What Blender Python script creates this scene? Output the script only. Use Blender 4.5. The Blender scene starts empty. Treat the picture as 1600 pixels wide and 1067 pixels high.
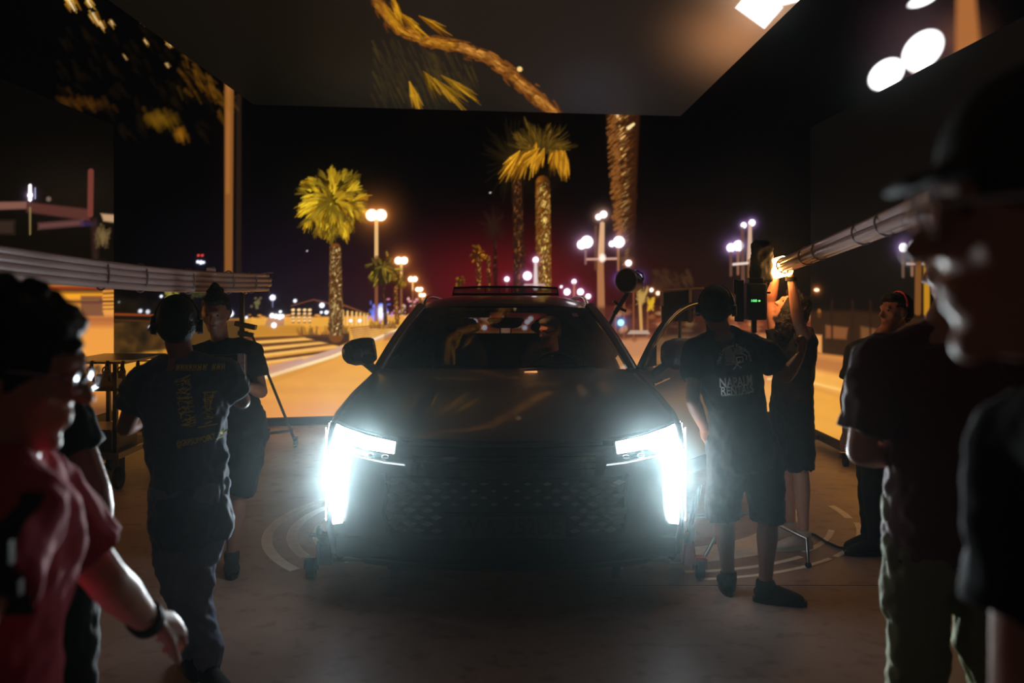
import bpy, bmesh, math, random
import numpy as np
from mathutils import Vector, Matrix, noise
from mathutils.bvhtree import BVHTree

# ------------------------------------------------------------------ camera, world, exposure
SC = bpy.context.scene
COL = SC.collection
BEAM, HAZE, HAZE_G = 260.0, .0034, .968   # headlight beam power; haze density and forward lobe
FOC, EYE = 1400.0, 1.67            # focal length in pixels of a 1600 wide frame, eye height
CX, CY = 790.0, 447.0              # where the view axis and the horizon cross the frame
cam_d = bpy.data.cameras.new('camera')
cam = bpy.data.objects.new('camera', cam_d); COL.objects.link(cam)
cam.location = (0, 0, EYE); cam.rotation_euler = (math.pi / 2, 0, 0)
cam_d.sensor_width = 36.0; cam_d.lens = FOC * 36.0 / 1600.0
cam_d.shift_x = (800.0 - CX) / 1600.0
cam_d.shift_y = -(533.5 - CY) / 1600.0
cam_d.clip_start = 0.02; cam_d.clip_end = 100
cam_d.dof.use_dof = True; cam_d.dof.focus_distance = 5.6; cam_d.dof.aperture_fstop = 2.2
SC.camera = cam
SC.view_settings.view_transform = 'Standard'; SC.view_settings.look = 'None'
SC.view_settings.exposure = 0.0; SC.view_settings.gamma = 1.0
SC.view_settings.use_curve_mapping = False
world = bpy.data.worlds.new('world'); SC.world = world; world.use_nodes = True
wb = world.node_tree.nodes['Background']
wb.inputs[0].default_value = (0.95, 0.72, 0.62, 1); wb.inputs[1].default_value = 0.015
SC.cycles.use_denoising = True
SC.cycles.max_bounces = 6; SC.cycles.diffuse_bounces = 2; SC.cycles.glossy_bounces = 3
SC.cycles.transparent_max_bounces = 12; SC.cycles.volume_bounces = 0
SC.cycles.sample_clamp_indirect = 4.0; SC.cycles.caustics_reflective = False; SC.cycles.caustics_refractive = False
SC.cycles.volume_step_rate = 4.0

def W(px, py, Y):                  # a frame position at depth Y, as a point of the place
    return Vector(((px - CX) * Y / FOC, Y, EYE - (py - CY) * Y / FOC))

def lin(c):
    return tuple((v / 255 / 12.92) if v / 255 <= 0.04045 else ((v / 255 + 0.055) / 1.055) ** 2.4 for v in c)

# ------------------------------------------------------------------ materials
def mat(name, rgb, rough=0.6, metal=0.0, emit=None, es=0.0, bump=0.0, bscale=40.0, coat=0.0, spec=0.5, var=0.0, vscale=3.0, sheen=0.0):
    m = bpy.data.materials.new(name); m.use_nodes = True
    nt = m.node_tree; b = nt.nodes['Principled BSDF']
    col = (*lin(rgb), 1)
    b.inputs['Base Color'].default_value = col
    b.inputs['Roughness'].default_value = rough
    b.inputs['Metallic'].default_value = metal
    b.inputs['Specular IOR Level'].default_value = spec
    if coat: b.inputs['Coat Weight'].default_value = coat; b.inputs['Coat Roughness'].default_value = 0.06
    if sheen: b.inputs['Sheen Weight'].default_value = sheen
    if emit: b.inputs['Emission Color'].default_value = (*lin(emit), 1); b.inputs['Emission Strength'].default_value = es
    if bump or var:
        tc = nt.nodes.new('ShaderNodeTexCoord')
    if var:
        n = nt.nodes.new('ShaderNodeTexNoise'); n.inputs['Scale'].default_value = vscale; n.inputs['Detail'].default_value = 5
        nt.links.new(tc.outputs['Object'], n.inputs['Vector'])
        mx = nt.nodes.new('ShaderNodeMix'); mx.data_type = 'RGBA'
        mx.inputs['A'].default_value = tuple(c * (1 - var) for c in col[:3]) + (1,)
        mx.inputs['B'].default_value = tuple(min(1, c * (1 + var)) for c in col[:3]) + (1,)
        nt.links.new(n.outputs['Fac'], mx.inputs['Factor']); nt.links.new(mx.outputs['Result'], b.inputs['Base Color'])
    if bump:
        n = nt.nodes.new('ShaderNodeTexNoise'); n.inputs['Scale'].default_value = bscale; n.inputs['Detail'].default_value = 4
        bp = nt.nodes.new('ShaderNodeBump'); bp.inputs['Strength'].default_value = bump; bp.inputs['Distance'].default_value = 0.02
        nt.links.new(tc.outputs['Object'], n.inputs['Vector']); nt.links.new(n.outputs['Fac'], bp.inputs['Height'])
        nt.links.new(bp.outputs['Normal'], b.inputs['Normal'])
    return m

def glass_mat(name, tint, refl=1.0, ior=1.45):
    m = bpy.data.materials.new(name); m.use_nodes = True; nt = m.node_tree
    nt.nodes.remove(nt.nodes['Principled BSDF']); out = nt.nodes['Material Output']
    t = nt.nodes.new('ShaderNodeBsdfTransparent'); t.inputs[0].default_value = (*lin(tint), 1)
    g = nt.nodes.new('ShaderNodeBsdfGlossy'); g.inputs['Roughness'].default_value = 0.02
    g.inputs[0].default_value = (refl, refl, refl, 1)
    f = nt.nodes.new('ShaderNodeFresnel'); f.inputs[0].default_value = ior
    ge = nt.nodes.new('ShaderNodeNewGeometry'); mi = nt.nodes.new('ShaderNodeMix')     # same reflectance from both sides of a thin pane
    mi.inputs['A'].default_value = ior; mi.inputs['B'].default_value = 1 / ior
    nt.links.new(ge.outputs['Backfacing'], mi.inputs['Factor']); nt.links.new(mi.outputs['Result'], f.inputs[0])
    mx = nt.nodes.new('ShaderNodeMixShader')
    nt.links.new(f.outputs[0], mx.inputs[0]); nt.links.new(t.outputs[0], mx.inputs[1]); nt.links.new(g.outputs[0], mx.inputs[2])
    nt.links.new(mx.outputs[0], out.inputs[0])
    return m

def emit_mat(name, rgb, s):
    m = bpy.data.materials.new(name); m.use_nodes = True; nt = m.node_tree
    nt.nodes.remove(nt.nodes['Principled BSDF']); out = nt.nodes['Material Output']
    e = nt.nodes.new('ShaderNodeEmission'); e.inputs[0].default_value = (*lin(rgb), 1); e.inputs[1].default_value = s
    nt.links.new(e.outputs[0], out.inputs[0])
    return m

def screen_mat():                  # the LED pixels: each gives off its own colour
    m = bpy.data.materials.new('led_pixels'); m.use_nodes = True; nt = m.node_tree
    b = nt.nodes['Principled BSDF']
    b.inputs['Base Color'].default_value = (0.004, 0.004, 0.004, 1); b.inputs['Roughness'].default_value = 0.6; b.inputs['Specular IOR Level'].default_value = 0.08
    a = nt.nodes.new('ShaderNodeAttribute'); a.attribute_name = 'picture'
    nt.links.new(a.outputs['Color'], b.inputs['Emission Color']); b.inputs['Emission Strength'].default_value = 1.0
    m.cycles.emission_sampling = 'NONE'
    return m

M = {}
M['screen'] = screen_mat()
M['black'] = mat('matte_black', (14, 14, 15), 0.7)
M['blackmetal'] = mat('black_metal', (20, 20, 22), 0.35, 0.6)
M['blackplastic'] = mat('black_plastic', (13, 13, 15), 0.4)
M['rubber'] = mat('rubber', (12, 12, 12), 0.85)
M['steel'] = mat('steel', (150, 148, 145), 0.3, 1.0)
M['chrome'] = mat('chrome', (200, 200, 205), 0.12, 1.0)
M['paint'] = mat('car_paint', (90, 85, 92), 0.36, 0.35, coat=0.5, spec=0.5)
M['paint_trim'] = mat('gloss_black_trim', (10, 10, 11), 0.15, 0.0, coat=1.0)
M['grille'] = mat('grille_inlay', (150, 156, 158), 0.4, 0.3)
M['bumper'] = mat('bumper_paint', (60, 62, 66), 0.4, 0.3, coat=0.4)
M['darktrim'] = mat('dark_plastic_trim', (16, 17, 18), 0.6)
M['drl'] = emit_mat('headlight_white', (236, 247, 255), 9.0)
M['drl_soft'] = emit_mat('headlight_white_dim', (225, 245, 255), 1.2)
M['side_fill'] = emit_mat('added_side_white', (238, 248, 255), 14.0)  # for the added glow on the fender sides, no lamp of the car
M['lens'] = glass_mat('clear_lens', (235, 240, 245))
M['glass'] = glass_mat('window_glass', (200, 204, 204), 1.0, 1.5)
M['darkglass'] = glass_mat('tinted_glass', (22, 22, 22))
M['rearglass'] = glass_mat('rear_glass', (130, 128, 128))
M['red'] = mat('red_paint', (170, 40, 26), 0.4, 0.2, var=.2, vscale=12)
M['tube'] = mat('frosted_tube', (242, 216, 212), 0.25, 0.0, coat=0.4)
M['tie'] = mat('cable_tie', (190, 175, 170), 0.6)
M['warm'] = emit_mat('warm_tube_light', (255, 176, 96), 34.0)
M['skin'] = mat('skin', (214, 156, 130), 0.5, var=.12, vscale=25)
M['skin_d'] = mat('skin_tan', (150, 100, 78), 0.5, var=.12, vscale=25)
M['hair'] = mat('dark_hair', (14, 11, 10), 0.6, bump=.6, bscale=120)
M['hairgrey'] = mat('grey_hair', (120, 115, 110), 0.7, bump=.6, bscale=120)
M['navy'] = mat('navy_cotton', (78, 90, 110), 0.9, bump=.5, bscale=9, sheen=.2)
M['blackcloth'] = mat('black_cotton', (17, 19, 21), 0.9, bump=.5, bscale=9)
M['jeans'] = mat('blue_grey_denim', (120, 130, 154), 0.85, bump=.5, bscale=14, var=.3, vscale=8)
M['redshirt'] = mat('red_cotton', (196, 52, 74), 0.85, bump=.4, bscale=9)
M['maroon'] = mat('maroon_cotton', (104, 50, 50), 0.85, bump=.5, bscale=7, sheen=.3)
M['olive'] = mat('olive_cotton', (136, 138, 96), 0.85, bump=.6, bscale=10)
M['white'] = mat('white_leather', (205, 200, 196), 0.55)
M['yellowprint'] = mat('yellow_print', (240, 220, 60), 0.8)
M['whiteprint'] = mat('grey_white_print', (235, 240, 236), 0.8)
M['greyprint'] = mat('grey_print', (150, 158, 156), 0.8)
M['cream'] = mat('cream_board', (190, 160, 120), 0.8)
M['seat'] = mat('seat_leather', (34, 32, 32), 0.5)
M['eye'] = mat('eye_white', (190, 185, 180), 0.3)
M['iris'] = mat('iris', (30, 20, 14), 0.2)

# ------------------------------------------------------------------ object helpers
def tag(o, label=None, cat=None, group=None, kind=None):
    if label: o['label'] = label
    if cat: o['category'] = cat
    if group: o['group'] = group
    if kind: o['kind'] = kind
    return o

def empty(name, loc, label, cat, group=None, kind=None):
    o = bpy.data.objects.new(name, None); COL.objects.link(o); o.location = loc
    return tag(o, label, cat, group, kind)

def link_mesh(name, me, m, parent=None, smooth=True):
    if m is not None:
        me.materials.clear(); me.materials.append(m)
    o = bpy.data.objects.new(name, me); COL.objects.link(o)
    if smooth:
        me.polygons.foreach_set('use_smooth', [True] * len(me.polygons))
    if parent is not None:
        o.parent = parent
        o.matrix_parent_inverse = parent_world(parent).inverted()
    return o

def parent_world(p):
    mw = Matrix.LocRotScale(p.location, p.rotation_euler, p.scale)
    if p.parent is not None:
        mw = parent_world(p.parent) @ p.matrix_parent_inverse @ mw
    return mw

def copy_tree(o, parent=None, off=None, rot=None, label=None):
    c = o.copy(); COL.objects.link(c)
    if parent is not None: c.parent = parent
    for ch in [x for x in bpy.data.objects if x.parent == o]:
        copy_tree(ch, c)
    if off is not None: c.location = o.location + Vector(off)
    if rot is not None: c.rotation_euler = rot
    if label: c['label'] = label
    return c

def basis(d, side=None):
    d = Vector(d).normalized()
    if side is None:
        side = Vector((0, 0, 1)) if abs(d.z) < 0.9 else Vector((1, 0, 0))
        side = d.cross(side)
    side = Vector(side); side = (side - d * side.dot(d)).normalized()
    return d, side, d.cross(side)

class MB:
    def __init__(s): s.v = []; s.f = []
    def add(s, vs, fs):
        n = len(s.v); s.v += [tuple(p) for p in vs]; s.f += [tuple(i + n for i in f) for f in fs]; return s
    def box(s, c, d, R=None):
        c = Vector(c); h = Vector(d) / 2
        vs = []
        for z in (-1, 1):
            for y in (-1, 1):
                for x in (-1, 1):
                    p = Vector((x * h.x, y * h.y, z * h.z))
                    if R is not None: p = R @ p
                    vs.append(c + p)
        return s.add(vs, [(0, 2, 3, 1), (4, 5, 7, 6), (0, 1, 5, 4), (2, 6, 7, 3), (0, 4, 6, 2), (1, 3, 7, 5)])
    def bar(s, a, b, w, h=None, side=None):
        a, b = Vector(a), Vector(b); h = h or w
        d, u, v = basis(b - a, side)
        vs = []
        for p in (a, b):
            for i, j in ((-1, -1), (1, -1), (1, 1), (-1, 1)):
                vs.append(p + u * i * w / 2 + v * j * h / 2)
        return s.add(vs, [(3, 2, 1, 0), (4, 5, 6, 7), (0, 1, 5, 4), (1, 2, 6, 5), (2, 3, 7, 6), (3, 0, 4, 7)])
    def loft(s, pts, rx, ry=None, side=None, n=14, caps=True, sq=0.0):
        pts = [Vector(p) for p in pts]; k = len(pts)
        if not hasattr(rx, '__len__'): rx = [rx] * k
        if ry is None: ry = rx
        if not hasattr(ry, '__len__'): ry = [ry] * k
        rings = []; prev = side
        for i, p in enumerate(pts):
            t = (pts[min(i + 1, k - 1)] - pts[max(i - 1, 0)])
            if t.length < 1e-9: t = Vector((0, 0, 1))
            d, u, v = basis(t, prev); prev = u
            ring = []
            for j in range(n):
                a = 2 * math.pi * j / n
                ca, sa = math.cos(a), math.sin(a)
                if sq:
                    q = (abs(ca) ** (2 + sq * 4) + abs(sa) ** (2 + sq * 4)) ** (-1 / (2 + sq * 4))
                    ca *= q; sa *= q
                ring.append(p + u * ca * rx[i] + v * sa * ry[i])
            rings.append(ring)
        vs = [q for r in rings for q in r]; fs = []
        for i in range(k - 1):
            for j in range(n):
                a = i * n + j; b = i * n + (j + 1) % n
                fs.append((a, b, b + n, a + n))
        if caps:
            fs.append(tuple(reversed(range(n)))); fs.append(tuple((k - 1) * n + j for j in range(n)))
        return s.add(vs, fs)
    def tube(s, pts, r, n=12): return s.loft(pts, r, None, None, n)
    def cap(s, pts, r, n=14, side=None, ry=None):
        """a tube with round ends"""
        pts = [Vector(p) for p in pts]
        if not hasattr(r, '__len__'): r = [r] * len(pts)
        if ry is None: ry = list(r)
        if not hasattr(ry, '__len__'): ry = [ry] * len(pts)
        d0 = (pts[0] - pts[1]).normalized(); d1 = (pts[-1] - pts[-2]).normalized()
        P, R, Q = [], [], []
        for a in (85, 60, 30):
            c, sn = math.cos(math.radians(a)), math.sin(math.radians(a))
            P.append(pts[0] + d0 * r[0] * sn); R.append(r[0] * c); Q.append(ry[0] * c)
        P += pts; R += list(r); Q += list(ry)
        for a in (30, 60, 85):
            c, sn = math.cos(math.radians(a)), math.sin(math.radians(a))
            P.append(pts[-1] + d1 * r[-1] * sn); R.append(r[-1] * c); Q.append(ry[-1] * c)
        return s.loft(P, R, Q, side, n)
    def ell(s, c, r, R=None, n=18, m=12):
        c = Vector(c); r = r if hasattr(r, '__len__') else (r, r, r)
        vs, fs = [], []
        for i in range(m + 1):
            th = math.pi * (0.001 + 0.998 * i / m)
            for j in range(n):
                ph = 2 * math.pi * j / n
                p = Vector((r[0] * math.sin(th) * math.cos(ph), r[1] * math.sin(th) * math.sin(ph), r[2] * math.cos(th)))
                if R is not None: p = R @ p
                vs.append(c + p)
        for i in range(m):
            for j in range(n):
                a = i * n + j; b = i * n + (j + 1) % n
                fs.append((a, a + n, b + n, b))
        fs.append(tuple(range(n))); fs.append(tuple(reversed([m * n + j for j in range(n)])))
        return s.add(vs, fs)
    def grid(s, fn, nu, nv, closed=False):
        vs = [fn(i / nu, j / nv) for j in range(nv + 1) for i in range(nu + 1)]
        fs = []
        for j in range(nv):
            for i in range(nu):
                a = j * (nu + 1) + i
                fs.append((a, a + 1, a + nu + 2, a + nu + 1))
        return s.add(vs, fs)
    def slab(s, fn, nu, nv, off):
        """a grid with thickness: off is a vector or a function (u, v) -> vector"""
        o = off if callable(off) else (lambda u, v: Vector(off))
        w = nu + 1; N = w * (nv + 1)
        A = [Vector(fn(i / nu, j / nv)) for j in range(nv + 1) for i in range(nu + 1)]
        B = [A[j * w + i] + o(i / nu, j / nv) for j in range(nv + 1) for i in range(nu + 1)]
        fs = []
        for j in range(nv):
            for i in range(nu):
                a = j * w + i
                fs.append((a, a + 1, a + w + 1, a + w)); fs.append((N + a, N + a + w, N + a + w + 1, N + a + 1))
        for i in range(nu):
            fs.append((i, N + i, N + i + 1, i + 1)); a = nv * w + i
            fs.append((a, a + 1, N + a + 1, N + a))
        for j in range(nv):
            a = j * w; fs.append((a, a + w, N + a + w, N + a)); a = j * w + nu
            fs.append((a, N + a, N + a + w, a + w))
        return s.add(A + B, fs)
    def prism(s, poly, off):
        """extrude a planar polygon by a vector"""
        off = Vector(off); n = len(poly); A = [Vector(p) for p in poly]
        fs = [tuple(range(n)), tuple(reversed(range(n, 2 * n)))]
        for i in range(n):
            j = (i + 1) % n; fs.append((i, i + n, j + n, j))
        return s.add(A + [p + off for p in A], fs)
    def mesh(s, name='mesh'):
        me = bpy.data.meshes.new(name); me.from_pydata(s.v, [], s.f); me.update()
        bm = bmesh.new(); bm.from_mesh(me); bmesh.ops.recalc_face_normals(bm, faces=bm.faces); bm.to_mesh(me); bm.free()
        return me
    def build(s, name, m, parent=None, smooth=True, bevel=0.0, auto=None):
        o = link_mesh(name, s.mesh(name), m, parent, smooth)
        if smooth and auto is not False:
            sharp_edges(o.data, 40 if auto is None else auto)
        if bevel:
            b = o.modifiers.new('bevel', 'BEVEL'); b.width = bevel; b.segments = 2; b.limit_method = 'ANGLE'
        return o
    def remesh(s, name, m, parent=None, voxel=0.006, it=6, noise_amp=0.0, noise_scale=8.0, decim=0):
        """fuse all the overlapping shapes into one continuous skin"""
        me = s.mesh(name)
        o = bpy.data.objects.new('work', me); COL.objects.link(o)
        r = o.modifiers.new('r', 'REMESH'); r.mode = 'VOXEL'; r.voxel_size = voxel
        sm = o.modifiers.new('s', 'SMOOTH'); sm.iterations = it; sm.factor = 0.5
        dg = bpy.context.evaluated_depsgraph_get()
        out = bpy.data.meshes.new_from_object(o.evaluated_get(dg))
        bpy.data.objects.remove(o)
        out.name = name
        if noise_amp:
            N = len(out.vertices); co = np.empty(N * 3); out.vertices.foreach_get('co', co); co = co.reshape(-1, 3)
            nr = np.empty(N * 3); out.vertices.foreach_get('normal', nr); nr = nr.reshape(-1, 3)
            q = np.array([noise.fractal(Vector(c) * noise_scale, 0.6, 2.0, 3) for c in co])
            co = co + nr * (q * noise_amp)[:, None]
            out.vertices.foreach_set('co', co.ravel()); out.update()
        return link_mesh(name, out, m, parent, True)

def sharp_edges(me, deg):
    bm = bmesh.new(); bm.from_mesh(me); lim = math.radians(deg)
    for e in bm.edges:
        if len(e.link_faces) == 2 and e.calc_face_angle(0) > lim: e.smooth = False
    bm.to_mesh(me); bm.free()
# ------------------------------------------------------------------ the pictures running on the LED walls
X0, Y0, PW, PH = -240, -120, 2100, 860          # canvas origin and size

class Canvas:
    def __init__(s, base):
        s.a = np.zeros((PH, PW, 3)); s.a[:] = lin(base)
        s.yy, s.xx = np.mgrid[0:PH, 0:PW]; s.xx = s.xx + X0; s.yy = s.yy + Y0
    def win(s, x0, y0, x1, y1):
        i0 = max(0, int(y0 - Y0)); i1 = min(PH, int(y1 - Y0) + 2); j0 = max(0, int(x0 - X0)); j1 = min(PW, int(x1 - X0) + 2)
        if i1 <= i0 or j1 <= j0: return None
        return slice(i0, i1), slice(j0, j1)
    def over(s, w, m, col, k=1.0):
        c = np.array(lin(col)) * k
        s.a[w] = s.a[w] * (1 - m[..., None]) + c * m[..., None]
    def seg(s, x0, y0, x1, y1, w0, w1, col, al=1.0, soft=1.2, k=1.0):
        r = max(w0, w1) + soft + 1
        w = s.win(min(x0, x1) - r, min(y0, y1) - r, max(x0, x1) + r, max(y0, y1) + r)
        if w is None: return
        X, Y = s.xx[w], s.yy[w]; dx, dy = x1 - x0, y1 - y0; L = dx * dx + dy * dy + 1e-9
        t = np.clip(((X - x0) * dx + (Y - y0) * dy) / L, 0, 1)
        d = np.hypot(X - x0 - t * dx, Y - y0 - t * dy); wd = w0 + (w1 - w0) * t
        s.over(w, np.clip((wd - d) / soft + 0.5, 0, 1) * al, col, k)
    def disc(s, x, y, rx, ry, col, al=1.0, soft=2.0, k=1.0, ang=0.0):
        r = max(rx, ry) + soft + 2; w = s.win(x - r, y - r, x + r, y + r)
        if w is None: return
        X, Y = s.xx[w] - x, s.yy[w] - y; c, n = math.cos(ang), math.sin(ang)
        q = np.hypot((X * c + Y * n) / rx, (-X * n + Y * c) / ry); d = (1 - q) * min(rx, ry)
        s.over(w, np.clip(d / soft + 0.5, 0, 1) * al, col, k)
    def glow(s, x, y, r, col, k=1.0, ry=None, p=2.0):
        ry = ry or r; w = s.win(x - 3 * r, y - 3 * ry, x + 3 * r, y + 3 * ry)
        if w is None: return
        q = ((s.xx[w] - x) / r) ** 2 + ((s.yy[w] - y) / ry) ** 2
        s.a[w] += np.array(lin(col)) * (k * np.exp(-q * 1.4))[..., None]
    def poly(s, pts, col, al=1.0, soft=1.5, k=1.0):
        """convex polygon with a soft edge"""
        P = np.array(pts, float); r = soft + 2
        w = s.win(P[:, 0].min() - r, P[:, 1].min() - r, P[:, 0].max() + r, P[:, 1].max() + r)
        if w is None: return
        X, Y = s.xx[w], s.yy[w]; area = 0
        for i in range(len(P)):
            a, b = P[i], P[(i + 1) % len(P)]; area += a[0] * b[1] - b[0] * a[1]
        sg = 1 if area > 0 else -1; d = np.full(X.shape, 1e9)
        for i in range(len(P)):
            a, b = P[i], P[(i + 1) % len(P)]; e = b - a; L = np.hypot(*e) + 1e-9
            d = np.minimum(d, sg * ((X - a[0]) * -e[1] + (Y - a[1]) * e[0]) / L)
        s.over(w, np.clip(d / soft + 0.5, 0, 1) * al, col, k)
    def lamp(s, x, y, r, col=(255, 250, 250), gcol=(255, 150, 80), k=2.5, g=1.0, ry=None):
        s.glow(x, y, r * 3.0, gcol, 0.07 * g); s.glow(x, y, r * 1.5, gcol, 0.6 * g)
        s.disc(x, y, r, ry or r, col, 1.0, max(1.5, r * .35), k)

def fan(c, R, x, y, ang, L, spread, n, c0, c1, al=0.9, k=1.0, droop=0.0):
    """one fan-palm leaf: rays opening from a stem, with ragged gaps"""
    w = max(.9, min(2.2, L * .045))
    for i in range(n + 3):
        q = (i + .5) / (n + 3) - .5
        if R.random() < .18: continue
        a = ang + spread * q * 2 + R.uniform(-.06, .06)
        l = L * R.uniform(.7, 1.15) * (1 - .3 * abs(q) * 2)
        mx, my = x + math.cos(a) * l * .55, y + math.sin(a) * l * .55
        ex, ey = x + math.cos(a) * l, y + math.sin(a) * l + droop * l
        t = R.random() ** 1.3; col = tuple(c0[j] * .8 + (c1[j] - c0[j] * .8) * t for j in range(3))
        c.seg(x, y, mx, my, .7, w, col, al * R.uniform(.6, 1), 1.2, k)
        c.seg(mx, my, ex, ey, w, .4, col, al * R.uniform(.6, 1), 1.2, k)

def trunk(c, R, x0, y0, x1, y1, w0, w1, dark, lite, n, side=0.3, k=1.0, al=.85):
    c.seg(x0, y0, x1, y1, w0, w1, tuple(v * .8 for v in dark), .95, 2.5)
    for i in range(n):
        t = R.random(); w = w0 + (w1 - w0) * t; u = R.uniform(-1, 1)
        x, y = x0 + (x1 - x0) * t + u * w, y0 + (y1 - y0) * t
        b = max(0, R.random() * 1.25 - .25) * max(0.2, 1 - abs(u - side) * .6)
        if R.random() < .35: b = 0
        col = tuple(dark[j] * .5 + (lite[j] - dark[j] * .5) * b for j in range(3))
        c.seg(x, y, x + R.uniform(-2, 2), y - R.uniform(1.5, 4), max(.8, w0 * .13), max(.5, w0 * .05), col, al, 1.0, k * (1.25 if b > .6 else 1))

def picture_back():
    R = random.Random(7); c = Canvas((3, 3, 4))
    c.glow(800, 450, 180, (120, 14, 18), .6, 80); c.glow(720, 450, 300, (56, 16, 20), .30, 95)
    c.glow(470, 450, 200, (22, 14, 34), .45, 120); c.glow(1080, 430, 150, (60, 30, 16), .22, 110)
    c.glow(1190, 380, 110, (26, 22, 14), .25, 160)
    # ----- ground on the left: plaza, steps, kerb, road
    c.poly([(150, 505), (400, 497), (640, 492), (640, 545), (150, 700)], (222, 152, 52), 1, 3)
    c.poly([(150, 500), (392, 499), (392, 530), (150, 560)], (36, 24, 16), .9, 5)
    c.poly([(382, 497), (640, 495), (640, 508), (382, 512)], (236, 170, 66), .8, 3)
    c.poly([(382, 508), (470, 508), (470, 522), (382, 526)], (190, 128, 40), .8, 4)
    for i, (a, b, d, e) in enumerate([(390, 530, 480, 525), (390, 541, 500, 532), (392, 553, 520, 537), (396, 565, 535, 546)]):
        c.seg(a - 60, b + 5, a, b, 3.2, 3.2, (70, 34, 26), .95, 2.2); c.seg(a, b, d, e, 3.0, 1.6, (84, 40, 30), .95, 2.2)
        c.seg(a - 60, b + 11, d + 16, e + 3.5, 2.6, 1.6, (255, 196, 104), .8, 2.2)
    for i in range(7):
        y = 508 + i * 3.1; c.seg(548 + i * 1, y + 5, 618 - i * 3, y - 2 + i * .4, 1.0, .6, (116, 58, 36), .8, 1.4)
        c.seg(548, y + 6.6, 620 - i * 3, y - .5, .8, .8, (250, 190, 104), .7, 1.2)
    c.poly([(380, 583), (520, 545), (606, 515), (640, 508), (640, 516), (520, 556), (380, 600)], (206, 160, 140), 1, 3)
    c.seg(380, 600, 520, 557, 3, 2.4, (255, 226, 176), 1, 2); c.seg(520, 557, 628, 512, 2.6, 1.4, (255, 224, 176), 1, 2)
    c.seg(392, 584, 470, 562, 5, 3, (190, 146, 140), .7, 4)
    c.poly([(100, 690), (380, 605), (520, 563), (600, 532), (760, 520), (760, 800), (100, 800)], (234, 160, 66), 1, 2.5)
    c.poly([(520, 560), (600, 528), (700, 520), (700, 560)], (240, 172, 70), .7, 6)
    c.poly([(600, 532), (700, 512), (900, 512), (1100, 560), (1100, 800), (600, 800)], (226, 152, 66), 1, 8)
    c.poly([(640, 480), (960, 480), (960, 520), (640, 520)], (120, 44, 36), .8, 8)
    for i in range(60): c.disc(R.uniform(690, 880), R.gauss(505, 7), R.uniform(2, 9), R.uniform(1.5, 5), (255, 200, 170) if R.random() < .4 else (200, 60, 50), .7, 2, 1.2)
    for (x, y) in [(733, 497), (742, 502), (727, 507), (757, 512), (824, 503), (820, 512), (829, 498)]: c.lamp(x, y, 4, (240, 245, 255), (255, 120, 110), 2, .8)
    c.poly([(500, 598), (560, 572), (640, 556), (640, 640), (500, 660)], (244, 176, 74), .5, 25)
    c.poly([(150, 700), (150, 630), (700, 622), (700, 700)], (222, 142, 72), .7, 30)
    for i in range(26):
        x, y = R.uniform(380, 560), R.uniform(575, 650); c.disc(x, y, R.uniform(20, 50), R.uniform(3, 8), (205, 132, 60), R.uniform(.1, .25), 8)
    c.poly([(600, 520), (640, 516), (640, 530), (600, 532)], (150, 86, 50), .6, 3)
    # planter and shrubs
    for i in range(60):
        x = R.uniform(466, 545); c.seg(x, 524, x + R.uniform(-5, 5), R.uniform(509, 520), 1.6, .7, (110 + R.randint(-20, 50), 80 + R.randint(-20, 30), 34), .7, 1.5)
    c.poly([(474, 524), (546, 521), (546, 534), (530, 541), (478, 528)], (62, 34, 26), 1, 2)
    c.seg(474, 525, 532, 526, 1, 1, (110, 60, 40), .7, 1)
    for i in range(40):
        x = R.uniform(578, 620); c.seg(x, 512, x + R.uniform(-4, 4), R.uniform(500, 509), 1.4, .7, (130, 84, 30), .6, 1.5)
    # buildings and small lights on the left
    for i in range(70):
        x = R.uniform(384, 640); c.disc(x, R.uniform(492, 499), R.uniform(1, 5), 1.3, (255, 170, 80), R.uniform(.3, .9), 1.5, 1.0)
    for x in (458, 467, 476, 484):
        c.seg(x, 486, x, 503, 2.2, 2.2, (140, 76, 36), .9, 1.5)
        for y in (484, 490, 496, 501): c.disc(x, y, 2.6, 1.7, (255, 214, 150), 1, 1.5, 1.4 if y < 486 else 1.0)
    for x in (536, 543, 550, 557, 563, 569, 574):
        c.seg(x, 486 + (x - 536) * .12, x, 507, 1.7, 1.7, (255, 196, 110), .9, 1.5)
    c.seg(455, 478, 490, 468, 1, 1, (110, 60, 34), .9, 1.5); c.seg(490, 468, 535, 480, 1, 1.4, (120, 66, 36), .9, 1.5); c.seg(535, 476, 578, 492, 1.4, 1, (130, 74, 40), .9, 1.5)
    c.poly([(418, 496), (444, 496), (444, 509), (414, 509)], (170, 120, 96), .8, 2)
    for (x, y, r) in [(425, 493, 3.6), (431, 494, 3.6), (437, 495, 4), (441, 494, 3), (438, 487, 2), (428, 508, 4)]: c.lamp(x, y, r, (255, 255, 255), (170, 160, 200), 2, .4)
    for (x, y, r) in [(426, 465, 4.6), (461, 470, 2.6), (503, 477, 4), (502, 488, 2), (510, 488, 3), (516, 488, 3), (314, 410, 3), (309, 409, 2.2), (318, 410, 2), (252, 463, 2), (219, 486, 3.2), (231, 487, 3.2), (360, 490, 5), (385, 496, 2), (548, 501, 2.4), (562, 501, 2.6), (186, 472, 1.6), (234, 511, 2.6)]:
        c.lamp(x, y, r, (240, 245, 255), (120, 120, 190), 1.6, .22)
    for (x, y) in [(310, 399), (316, 399)]: c.disc(x, y, 2, 2, (230, 70, 60), 1, 1.5)
    c.seg(426, 468, 426, 480, 1, .6, (150, 150, 190), .7, 1.4)
    for i in range(60):
        c.disc(R.gauss(594, 9), R.gauss(487, 7), R.uniform(1.2, 3), R.uniform(1.2, 3.5), (110, 130, 255), R.uniform(.4, .9), 1.5, 1.1)
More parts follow.
